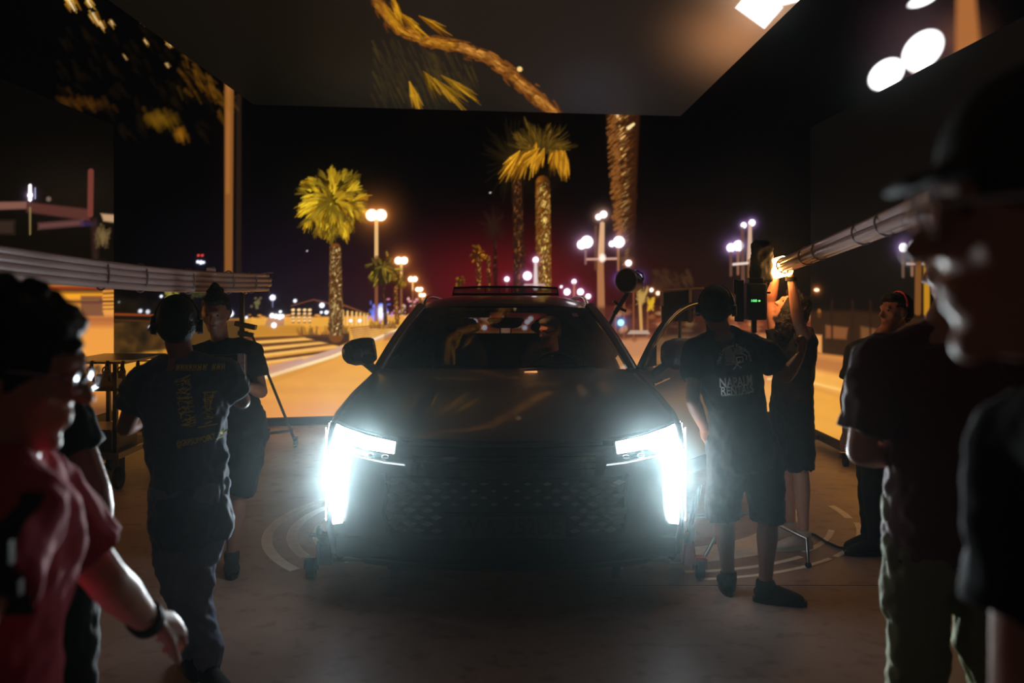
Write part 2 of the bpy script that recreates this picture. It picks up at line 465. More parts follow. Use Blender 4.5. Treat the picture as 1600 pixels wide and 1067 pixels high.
    c.disc(596, 488, 6, 10, (225, 230, 255), .95, 5, 1.6); c.disc(583, 486, 6, 4, (110, 120, 220), .7, 3)
    for i in range(40):
        c.disc(R.uniform(600, 660), R.uniform(466, 500), R.uniform(1, 3), R.uniform(1, 2.4), (255, 150 + R.randint(0, 80), 100 + R.randint(0, 120)), R.uniform(.3, .8), 1.5)
    for i in range(200):   # dark bushes far left
        x, y = R.uniform(180, 300), R.uniform(470, 560); c.disc(x, y, R.uniform(3, 9), R.uniform(3, 8), (26, 20, 12), .35, 5)
    c.seg(180, 491, 300, 494, 1.6, 1.2, (150, 66, 20), .9, 2); c.seg(180, 500, 240, 502, 1.0, 1.0, (90, 50, 20), .8, 2)
    for i in range(26): c.disc(R.gauss(267, 6), R.gauss(458, 6), 2.4, 2.4, (150, 140, 60), .7, 2)
    for i in range(14): c.disc(R.gauss(403, 4), R.gauss(474, 5), 2, 2, (120, 110, 70), .6, 2)
    for i in range(26): c.disc(R.gauss(312, 10), R.gauss(458, 4), 2.4, 2.0, (60, 60, 30), .6, 2)
    # the large lit palm on the left
    trunk(c, R, 525, 524, 524, 388, 11.5, 8, (150, 84, 30), (255, 226, 150), 620, .15, al=.95)
    crown(c, R, 520, 316, 62, 68, (170, 112, 6), (255, 218, 50), 230, 1.5, .45)
    # street lights along the left, getting smaller
    for (x, y, r, y2) in [(588, 336, 11, 500), (627, 407, 7, 490), (645, 436, 5, 480), (655, 452, 4, 480), (660, 461, 3.4, 480)]:
        c.seg(x, y, x, y + (y2 - y) * .4, r * .22 + .4, r * .22 + .4, (236, 186, 120), .95, 1.3); c.seg(x, y + (y2 - y) * .4, x, y2, r * .2 + .3, r * .2 + .3, (140, 84, 50), .8, 1.5)
    # second palm in front of the lamp posts
    crown(c, R, 599, 418, 32, 32, (46, 34, 8), (170, 140, 40), 60, .9, dark=.5)
    crown(c, R, 624, 436, 16, 16, (110, 70, 10), (240, 190, 50), 26, 1.0)
    trunk(c, R, 602, 505, 600, 446, 3, 3, (70, 34, 26), (120, 70, 40), 50, .2); trunk(c, R, 621, 505, 618, 450, 3, 2.6, (120, 60, 24), (250, 170, 80), 90, .1)
    for (x, y, r) in [(588, 336, 11), (627, 407, 7), (645, 436, 5), (655, 452, 4), (660, 461, 3.4)]:
        c.glow(x, y, r * 3.6, (255, 150, 60), .08); c.lamp(x - r * .65, y, r * .78, (255, 244, 214), (255, 150, 60), 3, 1); c.lamp(x + r * .65, y, r * .78, (255, 244, 214), (255, 150, 60), 3, 1)
    # the tall pole on the far left and the leaves above it
    c.seg(358, 120, 357, 440, 7, 6, (142, 88, 40), .95, 3); c.seg(357, 120, 356, 300, 3, 3, (176, 112, 54), .6, 3)
    c.seg(373, 150, 373, 440, 4, 4, (38, 26, 18), .9, 3)
    for i in range(60):
        t = R.random(); x, y = 285 + 75 * t + R.gauss(0, 8), 85 + 72 * t + R.gauss(12, 14)
        c.seg(x, y, x + R.uniform(4, 16), y + R.uniform(8, 22), 2, .8, (130, 84, 16), R.uniform(.08, .3), 4)
    for (x, y, l, w, b) in [(112, 8, 34, 10, 1), (140, 6, 20, 7, 1), (160, 40, 20, 6, .8), (175, 36, 12, 5, .7), (150, 30, 34, 8, .7), (222, 28, 22, 9, 1), (228, 66, 12, 4, .8), (265, 68, 18, 6, .9), (262, 102, 12, 2.5, .6), (100, -8, 26, 12, 1), (196, 90, 14, 2, .4)]:
        for i in range(8):
            a = 1.0 + R.uniform(-.2, .2); px, py = x + R.gauss(0, w * .45), y + R.gauss(0, w * .45); ll = l * R.uniform(.4, .9)
            col = (255, 196, 90) if R.random() < .5 else (200, 132, 20)
            c.seg(px - math.cos(a) * ll / 2, py - math.sin(a) * ll / 2, px + math.cos(a) * ll / 2, py + math.sin(a) * ll / 2, w * .2, w * .06, col, .45 * b, 1.6)
        c.seg(x - l * .16, y - l * .28, x + l * .14, y + l * .25, w * .14, w * .05, (255, 236, 190), .9 * b, 1.8, 1.2)
    for i in range(60):
        x, y = R.gauss(248, 13), R.gauss(182, 7); c.seg(x, y, x + 6, y + 12, 3, 1, (120, 84, 12), .16, 5)
    for i in range(20):
        x, y = R.gauss(282, 4), R.gauss(208, 5); c.seg(x, y, x + 3, y + 10, 3, 1, (150, 96, 16), .22, 5)
    for i in range(120):
        x, y = R.uniform(90, 330), R.uniform(40, 210); c.seg(x, y, x + R.uniform(4, 14), y + R.uniform(8, 18), 3, 1, (40, 28, 6), .16, 7)
    for i in range(40):
        x, y = R.gauss(135, 22), R.gauss(160, 6); c.seg(x, y, x + 6, y + 8, 3, 1, (96, 58, 12), .16, 6)
    # ----- the middle row of palms
    for i in range(90):   # dim crown behind on the left
        a = R.uniform(0, 2 * math.pi); l = R.uniform(20, 52)
        c.seg(800, 250, 800 + math.cos(a) * l, 250 + math.sin(a) * l * 1.5, 2, .7, (38, 28, 12), .35, 3)
    trunk(c, R, 812, 455, 808, 285, 9, 7.5, (56, 28, 14), (176, 106, 50), 480, -.1, al=.6)
    trunk(c, R, 850, 455, 848, 285, 11.5, 10.5, (176, 96, 24), (255, 222, 120), 860, .2, al=.9)
    for i in range(80):
        a = R.uniform(-2.9, -.2); l = R.uniform(24, 60); c.seg(846, 240, 846 + math.cos(a) * l, 240 + math.sin(a) * l * .8, 2, .7, (66, 48, 16), .5, 2.4)
    for (x, y, a, L, w) in [(828, 225, 2.0, 62, .34), (838, 222, 1.75, 56, .26), (812, 236, 2.1, 54, .34), (860, 222, 1.25, 58, .3), (875, 228, 1.45, 58, .26), (866, 224, 1.65, 46, .3), (850, 232, 1.9, 40, .3), (842, 232, 2.4, 40, .34), (882, 236, 1.5, 44, .2)]:
        fan(c, R, x, y, a, L, w, 15, (120, 70, 6), (240, 170, 40), .85, 1.2)
    for i in range(46):
        a = R.uniform(-3.0, -.1); q = R.uniform(.2, 1); x, y = 846 + math.cos(a) * 42 * q, 236 + math.sin(a) * 34 * q
        fan(c, R, x, y, a + R.uniform(-.5, .5), R.uniform(12, 24), .4, 6, (44, 30, 6), (150, 112, 34), .6, .8)
    c.disc(862, 280, 15, 18, (14, 9, 8), .75, 9)
    crown(c, R, 746, 396, 13, 20, (120, 60, 10), (240, 160, 40), 34, 1.0); crown(c, R, 760, 404, 7, 10, (120, 60, 10), (240, 160, 40), 16, 1.0)
    crown(c, R, 718, 440, 9, 12, (100, 56, 10), (220, 160, 40), 20, .9)
    trunk(c, R, 748, 455, 748, 406, 3.4, 3, (90, 40, 16), (255, 166, 80), 120, .1)
    trunk(c, R, 765, 455, 763, 402, 2.6, 2, (90, 40, 16), (255, 166, 80), 90, .1); trunk(c, R, 774, 455, 773, 370, 2.6, 2.4, (54, 22, 16), (120, 60, 40), 60, .1)
    for i in range(60):
        a = R.uniform(0, 2 * math.pi); l = R.uniform(8, 26); c.seg(770, 355, 770 + math.cos(a) * l, 355 + math.sin(a) * l * 1.4, 2, .7, (40, 22, 14), .4, 3)
    # the near palm trunk on the right
    for t0 in range(0, 40):
        t = t0 / 40; x, y = 958 + 8 * t, 165 + 245 * t; w = 11 - 6 * t
        c.disc(x, y, w, 7, (62, 34, 14), .5, 5)
    for t0 in range(0, 50):
        t = t0 / 50; x, y = 974 + 4 * t, 165 + 290 * t; w = 19 - 11 * t
        c.disc(x, y, w, 6, (110, 58, 20) if t < .75 else (80, 44, 22), .6 * (1 - .3 * t), 6)
    for i in range(620):
        t = R.random() ** 1.1; cx, w = 975 + 3 * t, 19 - 12 * t; u = R.uniform(-1, 1); x, y = cx + u * w, 165 + 275 * t
        b = max(0, 1 - abs(u + .3) * 1.1) * (1 - t * .4) * max(0, R.random() * 1.4 - .3)
        if R.random() < .3: b = 0
        col = (46 + 215 * min(1, b), 22 + 178 * min(1, b), 10 + 100 * min(1, b)); l = R.uniform(4, 9)
        c.seg(x, y, x + l * .9, y - l * .7, 1.7, .7, col, .8, 1.4, 1.15 if b > .6 else 1)
    for i in range(200):
        t = R.random(); x, y = 955 + 9 * t + R.uniform(-1, 1) * (9 - 4 * t), 170 + 220 * t; c.seg(x, y, x + 5, y - 4, 1.6, .6, (150, 92, 40), .5, 1.8)
    c.seg(982, 200, 990, 194, 3, 2, (255, 226, 160), 1, 1.5); c.disc(965, 181, 2, 3, (255, 200, 140), .9, 2)
    # ----- the white globe lamps
    def post(x, y, h, w, col): c.seg(x, y, x, y + h, w, w * 1.1, col, .95, 2)
    c.seg(941, 350, 939, 400, 3.5, 5, (226, 176, 130), .95, 2.5); c.seg(938, 404, 940, 520, 5, 6, (176, 116, 74), .95, 2.5); c.seg(931, 355, 931, 420, 2.5, 2.5, (110, 66, 44), .7, 3)
    c.seg(917, 405, 963, 404, 1.8, 1.8, (220, 170, 150), .8, 1.8); c.seg(915, 392, 915, 412, 1.6, 1.6, (150, 110, 110), .7, 1.8); c.seg(966, 390, 966, 422, 2, 1.6, (170, 110, 70), .8, 1.8)
    c.disc(941, 403, 5, 6, (255, 236, 220), .9, 4, 1.3)
    for (x, y, r) in [(943, 335, 5.5), (935, 339, 4.5)]: c.lamp(x, y, r, (255, 252, 250), (255, 190, 170), 2.4, .8)
    for (x, y, r) in [(917, 378, 9), (909, 382, 7), (967, 378, 8.5), (956, 381, 4.5)]: c.lamp(x, y, r, (255, 252, 255), (200, 150, 190), 2.8, .7)
    c.lamp(982, 411, 5, (255, 245, 240), (230, 150, 130), 2, .7)
    for (x, y, r) in [(969, 436, 5.5), (998, 434, 5)]: c.lamp(x, y, r, (240, 240, 255), (170, 130, 255), 2.4, .9)
    for (x, y, r) in [(824, 431, 6.5), (837, 406, 4.5), (792, 436, 3.8), (886, 456, 5), (907, 456, 5), (897, 440, 3.6), (919, 463, 4), (877, 448, 1.8)]:
        c.lamp(x, y, r, (250, 248, 255), (230, 120, 190), 2.4, .8)
    c.seg(837, 410, 837, 450, 2.2, 3.6, (235, 215, 215), .9, 2); c.seg(897, 442, 897, 465, 1.6, 1.8, (190, 120, 90), .8, 1.5); c.seg(792, 440, 792, 455, 1, 1, (170, 100, 90), .6, 1.5)
    c.seg(820, 445, 850, 445, 1.5, 1.5, (220, 180, 180), .8, 1.5)
    for (x, y) in [(766, 301), (480, 392)]: c.disc(x, y, 1.2, 1.2, (220, 220, 220), 1, 1)
    # ----- ground and street on the right of the car
    c.poly([(860, 500), (1270, 494), (1400, 500), (1400, 760), (860, 760)], (150, 84, 44), 1, 6)
    c.poly([(860, 480), (1100, 478), (1330, 486), (1330, 528), (860, 528)], (74, 30, 20), .85, 8)
    c.poly([(960, 532), (1120, 520), (1400, 530), (1400, 560), (960, 566)], (196, 132, 88), .9, 8)
    c.poly([(960, 560), (1400, 552), (1400, 760), (960, 760)], (226, 150, 84), .9, 12)
    c.poly([(1180, 552), (1400, 545), (1400, 572), (1180, 575)], (250, 180, 110), .8, 8)
    c.poly([(1180, 600), (1400, 590), (1400, 740), (1180, 740)], (238, 168, 84), .8, 14)
    c.seg(1200, 592, 1330, 590, 1.6, 1.6, (255, 222, 160), .8, 2.5)
    for i in range(150):
        x, y = R.uniform(960, 1270), R.gauss(505, 13); c.disc(x, y, R.uniform(2, 12), R.uniform(1, 6), random_warm(R), R.uniform(.25, .6), 3)
    for x in (962, 975, 990, 1012, 1040, 1110, 1150, 1185, 1225, 1246):
        c.seg(x, R.uniform(450, 480), x, 528, R.uniform(1, 2.4), R.uniform(1, 2.4), (150, 84, 50), .7, 2)
    c.poly([(985, 516), (1012, 516), (1016, 522), (980, 522)], (200, 170, 150), .8, 2)   # a parked car
    c.poly([(1225, 500), (1250, 500), (1250, 528), (1225, 528)], (250, 170, 90), .7, 3)
    c.seg(1000, 470, 1002, 515, 2.4, 2.2, (214, 160, 90), .9, 2)
    for i in range(50):
        c.seg(1003, 470, 1003 + R.uniform(-9, 10), 470 + R.uniform(-26, 6), 2, .8, (190, 150, 80), .45, 2); c.seg(1017, 478, 1017 + R.uniform(-6, 6), 478 + R.uniform(-14, 8), 2, .8, (220, 170, 40), .5, 2)
    for i in range(90):
        x = R.uniform(1020, 1080); y = R.uniform(420, 450); c.seg(x, y, x + 4, y + 8, 2, .8, (70, 44, 24), .3, 3)
    c.lamp(1018, 453, 3, (255, 240, 220), (255, 170, 110), 2, .7); c.lamp(1028, 458, 3.4, (255, 220, 190), (255, 150, 90), 1.6, .6)
    c.lamp(970, 504, 5, (170, 240, 255), (40, 160, 255), 1.6, 1.2)
    for (x, y, r) in [(1175, 348, 5), (1162, 352, 4.4), (1154, 384, 8), (1142, 387, 6.4)]: c.lamp(x, y, r, (255, 252, 255), (210, 160, 240), 2.6, .9)
    c.seg(1172, 352, 1171, 408, 2.6, 4, (226, 186, 160), .9, 2.2); c.seg(1160, 356, 1161, 440, 3, 3, (110, 74, 60), .8, 2.2); c.seg(1171, 408, 1171, 500, 3.4, 3.4, (130, 80, 50), .8, 2.2)
    c.seg(1142, 394, 1142, 430, 2.2, 2, (110, 76, 60), .8, 2); c.seg(1153, 394, 1153, 428, 2.4, 2, (150, 100, 74), .8, 2); c.seg(1146, 413, 1168, 411, 1.8, 1.8, (255, 230, 220), .9, 1.8)
    # the near street lamps at the very top right
    c.glow(1440, 70, 80, (120, 80, 90), .22); c.glow(1505, 60, 40, (150, 90, 50), .3)
    c.disc(1385, 116, 31, 21, (255, 255, 255), 1, 5, 2.6, -.65); c.disc(1442, 78, 37, 25, (255, 255, 255), 1, 6, 2.6, -.75)
    c.disc(1442, 0, 24, 9, (255, 255, 255), 1, 4, 2, -.4); c.disc(1375, 128, 12, 12, (255, 255, 255), 1, 5, 2.4); c.disc(1432, 100, 15, 14, (255, 240, 230), 1, 7, 1.6)
    c.seg(1507, -60, 1513, 95, 12, 20, (170, 104, 54), 1, 12)
    return c

def random_warm(R):
    return R.choice([(200, 120, 60), (120, 50, 34), (70, 26, 22), (230, 170, 110), (90, 40, 30), (150, 70, 40)])

def crown(c, R, x, y, rx, ry, c0, c1, n, k=1.0, dark=.35):
    """a fan palm's head: ragged leaves all round, the lower ones hanging"""
    big = rx > 25
    c.disc(x, y + ry * .1, rx * .55, ry * .6, tuple(v * .45 for v in c0), .8, rx * .3)
    L = []
    for i in range(int(n * .62)):
        a = R.uniform(0, 2 * math.pi); q = R.uniform(.0, 1.0) ** .8
        L.append((q, a))
    L.sort(key=lambda t: -t[0])
    for q, a in L:
        bx, by = x + math.cos(a) * rx * q * .68, y + math.sin(a) * ry * q * .68
        ln = min(rx, ry) * R.uniform(.26, .46)
        hang = max(0, math.sin(a) + .35) * .55
        ang = math.atan2(math.sin(a) * (1 - hang) + hang * 1.2, math.cos(a) * (1 - hang)) + R.uniform(-.7, .7)
        d = R.random() < dark; b = R.uniform(.55, 1.0) * (.85 if math.sin(a) < 0 else 1.0)
        cc0 = tuple(v * (.5 if d else 1.0) for v in c0); cc1 = tuple(v * (.45 if d else b) for v in c1)
        fan(c, R, bx, by, ang, ln, R.uniform(.25, .5), 8 if big else 5, cc0, cc1, .95, k, .15)
        if big and not d:
            c.seg(bx, by, bx + math.cos(ang) * ln * .8, by + math.sin(ang) * ln * .8, 1.6, .8, tuple(min(255, v * 1.1) for v in cc1), .8, 2)

def picture_left():
    R = random.Random(3); c = Canvas((5, 5, 4))
    c.glow(120, 300, 110, (36, 26, 20), .4, 60)
    c.poly([(-80, 317), (42, 315), (42, 326), (-80, 330)], (138, 92, 80), .85, 4); c.poly([(42, 316), (140, 327), (140, 345), (42, 331)], (92, 50, 44), .9, 5)
    c.poly([(60, 349), (130, 343), (130, 352), (60, 358)], (110, 70, 66), .8, 6); c.poly([(125, 345), (150, 347), (150, 353), (125, 353)], (60, 40, 80), .7, 5)
    c.poly([(-80, 345), (22, 345), (22, 365), (-80, 365)], (60, 44, 36), .7, 8)
    c.poly([(158, 334), (182, 336), (182, 348), (162, 345)], (200, 160, 120), .9, 4)
    c.seg(142, 268, 141, 335, 4.5, 4.5, (116, 58, 48), .95, 3); c.seg(147, 345, 150, 420, 5, 5, (50, 30, 26), .7, 6)
    c.lamp(47, 305, 4, (255, 250, 255), (190, 160, 210), 2, 1); c.seg(47, 290, 47, 312, 2.2, 2.6, (255, 250, 255), 1, 2, 2); c.seg(55, 294, 55, 310, 1, 1, (190, 190, 230), .8, 1.6)
    c.seg(47, 325, 47, 366, 1.6, 1.2, (150, 130, 80), .7, 2); c.disc(76, 311, 3.5, 3.5, (130, 110, 100), .8, 4)
    for i in range(40): c.seg(R.gauss(160, 6), R.uniform(350, 372), R.gauss(162, 6), R.uniform(372, 388), 1.6, .7, (120, 96, 60), .3, 3)
    # streaking street in yellows and reds
    rows = [(425, (70, 24, 14)), (436, (116, 40, 18)), (443, (60, 22, 12)), (449, (150, 58, 26)), (455, (60, 26, 12)), (461, (250, 166, 40)), (466, (244, 160, 50)), (471, (96, 44, 16)), (477, (232, 156, 66)), (490, (236, 158, 76)), (497, (190, 112, 60)), (506, (196, 116, 60)), (515, (238, 156, 68)), (560, (240, 158, 68)), (610, (220, 140, 60)), (640, (110, 66, 36)), (730, (30, 18, 12))]
    for i in range(len(rows) - 1):
        y0, a = rows[i]; y1, b = rows[i + 1]; w = c.win(-238, y0, 182, y1 - 2)
        t = ((c.yy[w] - y0) / (y1 - y0))[..., None]; c.a[w] = np.array(lin(a)) * (1 - t) + np.array(lin(b)) * t
    c.poly([(126, 462), (160, 462), (162, 494), (126, 494)], (96, 56, 52), .85, 4)
    for y in (455, 462, 468, 474, 480, 486): c.seg(162, y, 182, y - .6, 1.4, 1.4, (236, 160, 70), .9, 2)
    for y in (459, 465, 471, 477, 483): c.seg(162, y, 182, y - .6, 1.0, 1.0, (90, 44, 22), .8, 2)
    for i in range(60):
        y = R.uniform(425, 600); x = R.uniform(-200, 120); c.seg(x, y, x + R.uniform(40, 120), y, 1, .5, (120, 50, 20) if R.random() < .5 else (255, 190, 90), .18, 3)
    return c

def picture_right():
    R = random.Random(5); c = Canvas((8, 7, 6))
    c.glow(1420, 400, 120, (30, 24, 16), .4, 80)
    for (x, y, r) in [(1429, 384, 9), (1412, 387, 7)]: c.lamp(x, y, r, (255, 252, 255), (200, 160, 240), 2.6, .9)
    c.lamp(1437, 343, 4.5, (255, 235, 215), (255, 180, 140), 2, .6)
    c.seg(1411, 396, 1411, 432, 2.6, 2.2, (110, 84, 70), .8, 2.4); c.seg(1425, 396, 1425, 430, 2.6, 2.2, (150, 110, 80), .8, 2.4); c.seg(1418, 412, 1446, 412, 2, 2, (210, 180, 170), .9, 2)
    c.seg(1436, 352, 1435, 410, 3, 5, (60, 44, 38), .9, 3); c.seg(1435, 412, 1434, 488, 5, 5, (126, 80, 36), .9, 3); c.seg(1448, 405, 1448, 490, 4.5, 4.5, (200, 140, 30), .85, 3)
    c.lamp(1276, 453, 4, (255, 220, 180), (255, 150, 70), 2, .7, 2.6); c.disc(1280, 490, 3, 6, (250, 150, 60), .7, 3)
    c.poly([(1262, 486), (1340, 486), (1480, 500), (1480, 560), (1262, 552)], (50, 30, 16), .9, 8)
    c.poly([(1290, 508), (1325, 512), (1322, 530), (1290, 528)], (150, 90, 50), .7, 4); c.poly([(1345, 510), (1375, 515), (1375, 535), (1345, 530)], (140, 90, 50), .6, 5)
    c.poly([(1265, 522), (1284, 524), (1284, 552), (1265, 548)], (236, 160, 90), .9, 4)
    for x in (1262, 1300, 1332, 1360, 1395): c.seg(x, 470, x, 540, 2, 2, (40, 22, 12), .8, 3)
    c.poly([(1262, 550), (1600, 590), (1600, 900), (1262, 900)], (214, 136, 66), 1, 5)
    c.poly([(1262, 556), (1600, 610), (1600, 640), (1262, 572)], (170, 106, 60), .7, 8)
    c.poly([(1262, 576), (1600, 650), (1600, 700), (1262, 600)], (252, 182, 84), .9, 8)
    c.seg(1262, 596, 1600, 680, 1.6, 2, (255, 214, 120), .7, 3)
    c.poly([(1262, 604), (1600, 700), (1600, 900), (1262, 900)], (242, 170, 66), .9, 12)
    for i in range(30): x = R.uniform(1262, 1400); y = R.uniform(560, 690); c.seg(x, y, x + 50, y + 12, 3, 2, (210, 130, 50), .15, 8)
    return c

def picture_ceiling():
    R = random.Random(11); c = Canvas((13, 12, 9))
    w = c.win(380, -118, 1500, 300)
    q = np.clip((c.xx[w] - 420) / 260, 0, 1)[..., None]; c.a[w] = c.a[w] * (1 - q) + np.array(lin((29, 24, 21))) * q
    c.glow(930, 150, 90, (40, 40, 48), .5, 70); c.glow(620, 130, 120, (40, 36, 22), .3, 60)
    c.glow(1155, 60, 95, (200, 136, 88), .62, 62); c.glow(1200, 10, 60, (240, 190, 150), .5, 40)
    c.poly([(1150, 12), (1185, -30), (1222, 12), (1194, 44)], (255, 255, 255), 1, 4, 2.8); c.poly([(1180, -40), (1215, -40), (1255, 0), (1222, 8)], (255, 240, 235), 1, 5, 2.4)
    c.glow(1200, -40, 90, (255, 200, 160), .5, 50)
    w = c.win(-239, -119, 1858, -60); c.a[w] *= np.clip((c.yy[w] + 118) / 60, .25, 1)[..., None]
    pts = [(588, -30), (592, 4), (622, 44), (662, 62), (716, 72), (762, 88), (800, 118), (836, 150), (872, 182)]
    for i in range(len(pts) - 1):
        (x0, y0), (x1, y1) = pts[i], pts[i + 1]; w0 = 11 if i > 5 else 9
        c.seg(x0, y0, x1, y1, w0 * .8, w0 * .8, (92, 50, 12), .7, 8)
        L = math.hypot(x1 - x0, y1 - y0)
        for j in range(int(L * 1.7)):
            t = R.random(); u = R.gauss(0, .5); a = math.atan2(y1 - y0, x1 - x0) + R.uniform(-.3, .3)
            x, y = x0 + (x1 - x0) * t - math.sin(a) * u * 10, y0 + (y1 - y0) * t + math.cos(a) * u * 10
            b = R.random() ** .8 * max(.2, 1 - abs(u) * .8); l = R.uniform(6, 14)
            col = (100 + 155 * b, 50 + 130 * b, 10 + (40 if i < 4 else 70) * b)
            c.seg(x, y, x + math.cos(a) * l, y + math.sin(a) * l, 1.8, .6, col, .7, 1.8)
    for (x, y, a, L, w) in [(600, 10, .9, 60, .25), (625, 20, .8, 60, .2), (655, 25, .6, 60, .2), (610, -10, 1.2, 50, .2)]:
        fan(c, R, x, y, a, L, w, 12, (120, 66, 6), (245, 176, 30), .6, 1.0)
    for (x, y, a, L, w) in [(640, 128, 1.25, 52, .16), (678, 122, .75, 74, .2), (712, 130, .65, 50, .14), (662, 112, 1.0, 50, .3), (690, 118, .6, 60, .16)]:
        fan(c, R, x, y, a, L, w, 12, (90, 60, 6), (220, 160, 34), .75, .9)
    for i in range(120):
        x, y = R.uniform(580, 740), R.uniform(60, 150); c.seg(x, y, x + 10, y + 22, 1.6, .6, (80, 62, 24), .25, 3)
    c.disc(812, 108, 4, 4, (255, 210, 130), 1, 2)
    return c

def screen(name, fn, nu, nv, canvas, parent=None):
    """a sheet of LED pixels; fn(u, v) arrays -> x, y, z arrays"""
    u, v = np.meshgrid(np.linspace(0, 1, nu + 1), np.linspace(0, 1, nv + 1))
    x, y, z = fn(u.ravel(), v.ravel()); N = x.size
    px = CX + x * FOC / y; py = CY - (z - EYE) * FOC / y
    i = np.clip(py - Y0, 0, PH - 1.01); j = np.clip(px - X0, 0, PW - 1.01)
    i0, j0 = i.astype(int), j.astype(int); fi, fj = (i - i0)[:, None], (j - j0)[:, None]
    A = canvas.a; i1, j1 = np.minimum(i0 + 1, PH - 1), np.minimum(j0 + 1, PW - 1)
    col = (A[i0, j0] * (1 - fi) * (1 - fj) + A[i1, j0] * fi * (1 - fj) + A[i0, j1] * (1 - fi) * fj + A[i1, j1] * fi * fj)
    me = bpy.data.meshes.new(name); me.vertices.add(N)
    me.vertices.foreach_set('co', np.stack([x, y, z], 1).ravel())
    a = (np.arange(nv)[:, None] * (nu + 1) + np.arange(nu)[None, :]).ravel()
    q = np.stack([a, a + 1, a + nu + 2, a + nu + 1], 1); F = len(q)
    me.loops.add(F * 4); me.loops.foreach_set('vertex_index', q.ravel().astype(np.int32))
    me.polygons.add(F); me.polygons.foreach_set('loop_start', np.arange(0, F * 4, 4, dtype=np.int32))
    at = me.color_attributes.new('picture', 'FLOAT_COLOR', 'POINT')
    at.data.foreach_set('color', np.concatenate([col, np.ones((N, 1))], 1).astype(np.float32).ravel())
    me.update(calc_edges=True)
    return link_mesh(name, me, M['screen'], parent, False)

# ------------------------------------------------------------------ floor and LED walls
def build_floor():
    m = bpy.data.materials.new('studio_floor'); m.use_nodes = True; nt = m.node_tree; b = nt.nodes['Principled BSDF']
    tc = nt.nodes.new('ShaderNodeTexCoord')
    n1 = nt.nodes.new('ShaderNodeTexNoise'); n1.inputs['Scale'].default_value = .9; n1.inputs['Detail'].default_value = 8
    n2 = nt.nodes.new('ShaderNodeTexNoise'); n2.inputs['Scale'].default_value = 9; n2.inputs['Detail'].default_value = 8
    r1 = nt.nodes.new('ShaderNodeValToRGB'); r1.color_ramp.elements[0].position = .3; r1.color_ramp.elements[1].position = .72
    r1.color_ramp.elements[0].color = (*lin((128, 108, 100)), 1); r1.color_ramp.elements[1].color = (*lin((172, 150, 140)), 1)
    r2 = nt.nodes.new('ShaderNodeValToRGB'); r2.color_ramp.elements[0].position = .33; r2.color_ramp.elements[1].position = .46
    r2.color_ramp.elements[0].color = (.45, .45, .45, 1); r2.color_ramp.elements[1].color = (1, 1, 1, 1)
    mx = nt.nodes.new('ShaderNodeMix'); mx.data_type = 'RGBA'; mx.blend_type = 'MULTIPLY'; mx.inputs['Factor'].default_value = .5
    for n in (n1, n2): nt.links.new(tc.outputs['Object'], n.inputs['Vector'])
    nt.links.new(n1.outputs['Fac'], r1.inputs[0]); nt.links.new(n2.outputs['Fac'], r2.inputs[0])
    nt.links.new(r1.outputs[0], mx.inputs['A']); nt.links.new(r2.outputs[0], mx.inputs['B'])
    nt.links.new(mx.outputs['Result'], b.inputs['Base Color'])
    b.inputs['Roughness'].default_value = .5; b.inputs['Specular IOR Level'].default_value = .35
    o = MB().box((0, 6, -.05), (24, 22, .1)).build('floor', m, smooth=False); tag(o, kind='structure')
    pm = mat('worn_white_marking', (238, 230, 218), .6, var=.25, vscale=14)
    def arc(cx, cy, r0, r1, a0, a1, n=40):
        b = MB()
        b.slab(lambda u, v: ((cx + (r0 + (r1 - r0) * v) * math.cos(math.radians(a0 + (a1 - a0) * u))), (cy + (r0 + (r1 - r0) * v) * math.sin(math.radians(a0 + (a1 - a0) * u))), .0005), n, 1, (0, 0, .0015))
        return b
    def mark(b): tag(b.build('floor_marking', pm, smooth=False), kind='structure')
    mark(arc(-.15, 6.25, 1.43, 1.50, 150, 222)); mark(arc(-.15, 6.25, 1.27, 1.34, 152, 214)); mark(arc(-.15, 6.25, .9, 1.17, 155, 226))
    mark(arc(.95, 6.65, 1.54, 1.575, -84, -48)); mark(arc(.95, 6.65, 1.54, 1.58, -46, -12)); mark(arc(.95, 6.65, 1.40, 1.44, -86, -52)); mark(arc(.95, 6.65, 1.36, 1.40, -48, -22))
    mark(arc(.95, 6.65, .95, 1.25, -88, -38)); mark(arc(.95, 6.65, 1.1, 1.22, -22, 4)); mark(arc(.95, 6.65, 1.5, 1.56, -8, 6))
    s = MB().box((3.2, 5.0, .0004), (5, .006, .0012)).build('floor_joint', M['darktrim'], smooth=False); tag(s, kind='structure')

build_floor()
def back_y(x): return 11.25 - 0.022 * (x - 2.2) ** 2
c_back = picture_back()
bx0, bx1, bz0, bz1 = -6.3, 6.3, 0.10, 5.5
wall = screen('wall_back', lambda u, v: (bx0 + (bx1 - bx0) * u, back_y(bx0 + (bx1 - bx0) * u), bz0 + (bz1 - bz0) * v), 1120, 470, c_back)
tag(wall, kind='structure')
MB().slab(lambda u, v: Vector((bx0 + (bx1 - bx0) * u, back_y(bx0 + (bx1 - bx0) * u) + .012, .0 + 5.52 * v)), 40, 1, (0, .12, 0)).build('cabinet_frame', M['black'], wall)
MB().slab(lambda u, v: Vector((bx0 + (bx1 - bx0) * u, back_y(bx0 + (bx1 - bx0) * u) - .03, .0 + .098 * v)), 40, 1, (0, .04, 0)).build('plinth', M['darktrim'], wall)
CZ = 3.78
ceil = screen('ceiling', lambda u, v: (-2.93 + 5.1 * u, (1 - v) * 3.2 + v * (10.42 + .70 * u), np.full_like(u, CZ)), 420, 340, picture_ceiling())
tag(ceil, kind='structure')
MB().prism([(-2.94, 3.19, CZ + .012), (2.18, 3.19, CZ + .012), (2.18, 11.13, CZ + .012), (-2.94, 10.43, CZ + .012)], (0, 0, .12)).build('cabinet_frame', M['black'], ceil, smooth=False)

